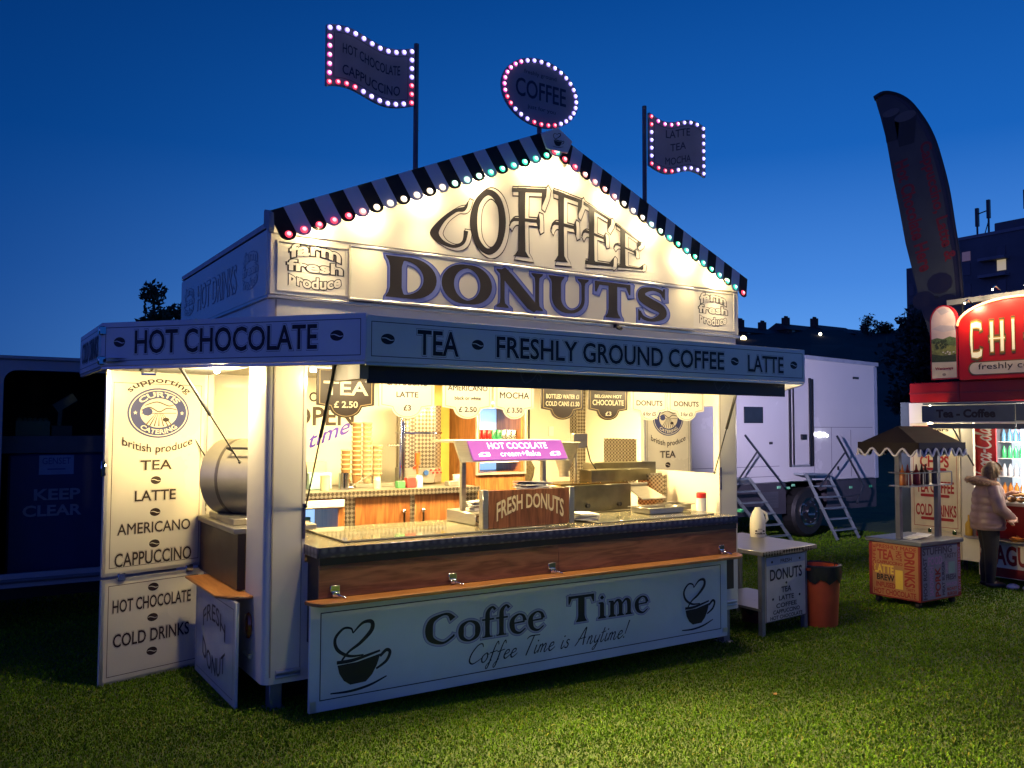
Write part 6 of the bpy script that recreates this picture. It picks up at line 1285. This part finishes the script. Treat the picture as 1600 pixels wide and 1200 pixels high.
b = MB(); b.box(-5.5, .5, gy+2.1, gy+2.14, .36, 2.66); b.box(-1.5, -1.46, gy+.05, gy+2.1, .36, 2.66); b.box(.46, .5, gy+.05, gy+2.1, .36, 2.66); b.box(-1.46, .46, gy+.05, gy+2.1, .36, .42); b.build('interior_lining', darkint, gv)
b = MB(); b.tube([(-5.5, gy-.02, .43), (.5, gy-.02, .43)], .022, 8); b.build('rubbing_rail', mat('dull_rail', (.12, .13, .15), .5), gv)
b = MB(); b.box(-1.455, .455, gy+.35, gy+2.0, 1.70, 1.88); b.build('shelf', mat('shelf_grey', (.075, .085, .10), .6, var=.2), gv)
for wx in (-3.2, -2.4):
    b = MB(); b.tube([(wx, gy, .2), (wx, gy+.25, .2)], .3, 20); b.build('wheel', black, gv)
b = MB(); b.box(-5.3, .4, gy+.4, gy+1.6, .18, .35); b.build('chassis', blackm, gv)
gn = thing('generator', (-.9, 4.8, .42), 'blue boxed generator marked KEEP CLEAR inside the white trailer', 'generator')
b = MB(); b.box(-1.36, -.40, gy+.34, gy+1.4, .43, 1.69); gbd = b.build('cabinet', mat('generator_blue', (.006, .022, .10), .45), gn, bevel=.02)
GNF = Fr((0, gy+.338, 0), (1, 0, 0)); l = MB(); l.flat(GNF, [(-1.08, 1.47), (-.75, 1.47), (-.75, 1.675), (-1.08, 1.675)], .001, 1)
letters(l, 'GENSET', GNF, (-1.05, 1.58, -.78, 1.65), 2, .002, .01); l.flat(GNF, [(-1.0, 1.52), (-.83, 1.52), (-.83, 1.535), (-1.0, 1.535)], .0016, 2)
letters(l, 'KEEP', GNF, (-1.12, 1.20, -.68, 1.32), 0, .002, .03); letters(l, 'CLEAR', GNF, (-1.22, 1.03, -.66, 1.15), 0, .002, .03)
l.build('lettering', [mat('faded_white_lettering', (.22, .24, .30), .5), mat('label_pale_blue', (.20, .26, .40), .5), mat('label_blue_print', (.04, .07, .2), .5)], gbd, flat=True)
b = MB(); b.box(-1.30, -.98, gy+.45, gy+.8, 1.881, 2.04)
for i in range(6): b.sph((-1.26+.05*i, gy+.6, 2.05), .028, 6)
tag(b.build('green_crate', mat('crate_green', (.07, .12, .05), .6)), 'green crate with pale tops on the generator trailer shelf', 'crate')
b = MB(); b.box(-.96, -.76, gy+.5, gy+.8, 1.881, 1.99); tag(b.build('small_box', mat('box_dark_green', (.03, .05, .03), .6)), 'dark green box right of the green crate', 'box')
b = MB(); b.prism(Fr((-.80, gy+.9, 2.25), (.8, 0, .55), (-.55, 0, .8)), [(-.12, -.05), (.12, -.05), (.12, .05), (-.12, .05)], -.05, .05); b.bar((-.86, gy+.9, 1.88), (-.84, gy+.9, 2.2), .04)
tag(b.build('green_bottle', mat('bottle_green', (.05, .12, .07), .4)), 'green packet leaning high on the generator trailer shelf', 'packet')
# fallen leaves / litter on the lawn
lm_ = mat('fallen_leaf', (.38, .20, .05), .8, var=.3)
for (x, y, s, lb) in ((3.62, -1.42, .022, 'pale fallen leaf on the lit lawn right of the trailer'), (5.6, 3.0, .06, 'scrap of paper on the grass behind the prep table'), (8.6, 2.5, .06, 'scrap of paper on the grass before the steps')):
    z_ = G(x, y)+.035; b = MB(); b.prism(Fr((x, y, z_), (1, .4, .1), (-.4, 1, .05)), [(-s, -s*.5), (0, -s*.7), (s, 0), (0, s*.6), (-s, s*.4)], 0, .003)
    tag(b.build('litter', lm_ if 'leaf' in lb else paper), lb, 'litter')

# ================================================================== the customer
def person():
    px, py = 10.28, .40; z0 = G(px, py); S = 1.0
    t = thing('person', (px, py, z0), 'woman in a fur-hooded dusky pink padded jacket and black trousers at the chip trailer counter', 'person')
    # she faces +x (the counter); left is +y, right is -y
    ca, sa = math.cos(R(-42)), math.sin(R(-42))
    H = lambda x, y, z: V((px+x*ca-y*sa, py+x*sa+y*ca, z0+z))
    J = {}; E_ = []; Rr = {}
    def j(n, x, y, z, r, par=None):
        J[n] = H(x, y, z); Rr[n] = r
        if par: E_.append((par, n))
    j('pelvis', 0, 0, .92, .135); j('waist', .0, 0, 1.06, .125, 'pelvis'); j('chest', .02, 0, 1.28, .135, 'waist'); j('collar', .03, 0, 1.42, .09, 'chest'); j('neck', .06, 0, 1.48, .055, 'collar')
    j('head0', .09, .0, 1.55, .075, 'neck'); j('head1', .105, 0, 1.63, .085, 'head0'); j('crown', .09, 0, 1.70, .060, 'head1')
    for s, n in ((1, 'l'), (-1, 'r')):
        j(n+'hip', 0, s*.085, .86, .105, 'pelvis'); j(n+'knee', .03 if s > 0 else .0, s*.09, .48, .066, n+'hip'); j(n+'calf', -.01, s*.09, .32, .058, n+'knee'); j(n+'ankle', -.02 if s > 0 else -.03, s*.09, .09, .040, n+'calf'); j(n+'foot', .06, s*.10, .04, .036, n+'ankle'); j(n+'toe', .14, s*.105, .032, .028, n+'foot')
    j('rsh', .02, -.18, 1.38, .066, 'chest'); j('relb', .07, -.24, 1.10, .050, 'rsh'); j('rwr', .27, -.17, .97, .030, 'relb'); j('rpalm', .33, -.155, .945, .028, 'rwr')
    j('lsh', .03, .18, 1.38, .066, 'chest'); j('lelb', .12, .22, 1.14, .050, 'lsh'); j('lwr', .30, .10, 1.28, .030, 'lelb'); j('lpalm', .355, .075, 1.315, .028, 'lwr')
    for n, d, dn in (('r', V((.8, .15, -.45)), -1), ('l', V((.75, -.3, .45)), 1)):
        side = d.cross(V((0, 0, 1))).normalized(); c = J[n+'palm']-H(0, 0, 0); d = d.normalized()
        for k in range(4):
            a = c+side*(.022*(k-1.5))+d*.03; ln = (.050, .060, .056, .042)[k]; b_ = a+d*ln*.5+V((0, 0, -.006)); e_ = a+d*ln*.85+V((0, 0, -.022))
            for q, (p, r) in enumerate(((a, .0105), (b_, .0095), (e_, .008))): j(f'{n}f{k}{q}', p.x, p.y, p.z, r, n+'palm' if q == 0 else f'{n}f{k}{q-1}')
        a = c-side*.03*dn*(-1)+d*.005; b_ = a+d*.03-side*(.015)*dn*(-1); 
        j(n+'th0', a.x, a.y, a.z, .011, n+'palm'); j(n+'th1', b_.x, b_.y, b_.z, .009, n+'th0')
    names = list(J); me = bpy.data.meshes.new('body')
    base = t.location
    me.from_pydata([tuple(J[n]-base) for n in names], [(names.index(a), names.index(b)) for a, b in E_], [])
    o = bpy.data.objects.new('body', me); COL.objects.link(o); o.parent = t
    md = o.modifiers.new('skin', 'SKIN'); 
    if not me.skin_vertices: pass
    for i, n in enumerate(names): me.skin_vertices[0].data[i].radius = (Rr[n], Rr[n])
    me.skin_vertices[0].data[0].use_root = True
    ss = o.modifiers.new('smooth', 'SUBSURF'); ss.levels = 1; ss.render_levels = 1
    dg = bpy.context.evaluated_depsgraph_get(); m2 = bpy.data.meshes.new_from_object(o.evaluated_get(dg)); o.modifiers.clear(); o.data = m2
    skin = mat('skin', (.50, .29, .20), .5, var=.08, scale=20); m2.materials.clear(); m2.materials.append(skin); m2.polygons.foreach_set('use_smooth', [True]*len(m2.polygons))
    # lofted clothing
    def loft(rings, m, name, n=20, puff=0, freq=1.0, extra=None):
        b = MB(); vs = []
        pts = []
        for i in range(len(rings)-1):
            for q in range(4): f = q/4; pts.append(tuple(rings[i][k]*(1-f)+rings[i+1][k]*f for k in range(5)))
        pts.append(rings[-1])
        k = len(pts)
        for i, (cx_, cy_, cz_, ra, rb) in enumerate(pts):
            pf = 1+puff*abs(math.sin(i*math.pi*freq)) if puff else 1
            for j_ in range(n):
                a = 6.2832*j_/n; w_ = 1+(.012*math.sin(5*a+i*1.7) if puff else 0)
                vs.append(H(cx_+ra*pf*w_*math.cos(a), cy_+rb*pf*w_*math.sin(a), cz_))
        b.add(vs, [(i*n+j_, i*n+(j_+1) % n, (i+1)*n+(j_+1) % n, (i+1)*n+j_) for i in range(k-1) for j_ in range(n)]+[tuple(range(n))[::-1], tuple((k-1)*n+j_ for j_ in range(n))])
        return b.build(name, m, t)
    trs = mat('black_trousers', (.010, .010, .013), .8, var=.3)
    pinkj = mat('pink_puffer', (.29, .19, .165), .45, var=.12, scale=14, bump=.25)
    for s in (1, -1):
        xk = .03 if s > 0 else 0
        loft([(-.02, s*.092, .075, .058, .056), (-.01, s*.09, .30, .075, .072), (xk, s*.09, .50, .088, .082), (.0, s*.085, .80, .118, .105), (0, s*.07, .92, .13, .11)], trs, 'trouser_leg')
        b = MB(); b.sph((0, 0, 0), 1, 10); b.v = [tuple(H(.045+.135*x, s*.10+.05*y, .045+.055*z)) for x, y, z in b.v]; b.build('shoe', blackm, t)
    loft([(.0, 0, .80, .205, .225), (.0, 0, .86, .215, .235), (.0, 0, .94, .215, .235), (.0, 0, 1.04, .20, .225), (.01, 0, 1.14, .20, .225), (.015, 0, 1.24, .20, .23), (.02, 0, 1.33, .185, .225), (.03, 0, 1.41, .14, .19), (.04, 0, 1.46, .09, .11)], pinkj, 'jacket', 26, .05, .25)
    def sleeve(ps):
        pts = []; rr = []
        for i in range(len(ps)-1):
            for q in range(5): f = q/5; pts.append(H(*[ps[i][k]*(1-f)+ps[i+1][k]*f for k in range(3)])); rr.append((ps[i][3]*(1-f)+ps[i+1][3]*f)*(1+.07*abs(math.sin((i*5+q)*math.pi/4))))
        pts.append(H(*ps[-1][:3])); rr.append(ps[-1][3])
        MB().tube(pts, rr, 16).build('sleeve', pinkj, t)
    sleeve([(.02, -.16, 1.39, .085), (.03, -.215, 1.26, .090), (.07, -.25, 1.10, .082), (.18, -.21, 1.02, .066), (.26, -.175, .975, .048)])
    sleeve([(.03, .16, 1.39, .085), (.07, .21, 1.26, .088), (.12, .225, 1.14, .080), (.21, .165, 1.21, .064), (.285, .11, 1.265, .046)])
    # fur-trimmed hood lying on the shoulders
    fur = mat('hood_fur', (.42, .26, .15), .9, var=.4, scale=30); b = MB(); random.seed(21)
    ringp = [(math.cos(a)*.17-.05, math.sin(a)*.185, 1.455+.035*math.cos(a+3.1)) for a in [R(40+i*280/44) for i in range(45)]]
    b.tube([H(*p) for p in ringp], .045, 10)
    for i in range(1500):
        p = random.choice(ringp); d = V((random.gauss(0, 1), random.gauss(0, 1), random.gauss(0, .8))).normalized(); c = H(*p)+V((random.gauss(0, .012), random.gauss(0, .012), 0))+d*.035; s_ = d.orthogonal().normalized()*.004
        b.add([c-s_, c+s_, c+d*.035+V((0, 0, -.01))], [(0, 1, 2)])
    b.build('hood_fur_trim', fur, t, flat=True)
    b = MB(); b.sph((0, 0, 0), 1, 12); b.v = [tuple(H(-.10+.13*x, .0+.15*y, 1.47+.075*z)) for x, y, z in b.v]; b.build('hood', pinkj, t)
    # hair: tousled ear-length, plus face details
    hairm = mat('blonde_brown_hair', (.36, .22, .10), .55, var=.45, scale=25); b = MB(); c0 = (.085, 0, 1.64)
    for i in range(1500):
        th_ = random.uniform(0, 6.2832); ph = random.uniform(-.9, 1.57)
        dx, dy, dz = math.cos(th_)*math.cos(ph), math.sin(th_)*math.cos(ph), math.sin(ph)
        if dx > .45 and dz < .55: continue
        p = H(c0[0]+dx*.100, c0[1]+dy*.092, c0[2]+dz*.105); d = V((dx*.5-.3, dy*.6, dz*.3-.75)).normalized()
        s_ = V((-dy, dx, 0)).normalized()*.011; ln = random.uniform(.05, .11)
        b.add([p-s_, p+s_, p+d*ln*.6+s_*.8+V((dx, dy, 0))*.012, p+d*ln*.6-s_*.8+V((dx, dy, 0))*.012, p+d*ln], [(0, 1, 2, 3), (3, 2, 4)])
    b.sph((0, 0, 0), 1, 12); k0 = len(b.v)-14*13; b.v[k0:] = [tuple(H(c0[0]-.012+.092*x, .088*y, c0[2]+.012+.092*z)) for x, y, z in b.v[k0:]]
    b.build('hair', hairm, t, flat=True)
    b = MB(); b.add([tuple(H(*p)) for p in ((.185, -.014, 1.62), (.185, .014, 1.62), (.212, 0, 1.605), (.178, 0, 1.655))], [(0, 1, 2), (0, 2, 3), (1, 3, 2), (0, 3, 1)]); b.build('nose', skin, t)
    b = MB(); b.v = []
    for s in (1, -1): b.sph(tuple(H(.172, s*.032, 1.645)), .011, 8)
    b.build('eyes', dark, t); b = MB(); b.sph((0, 0, 0), 1, 8); b.v = [tuple(H(.178+.010*x, .024*y, 1.578+.008*z)) for x, y, z in b.v]; b.build('mouth', mat('lips', (.35, .10, .08), .5), t)
person()
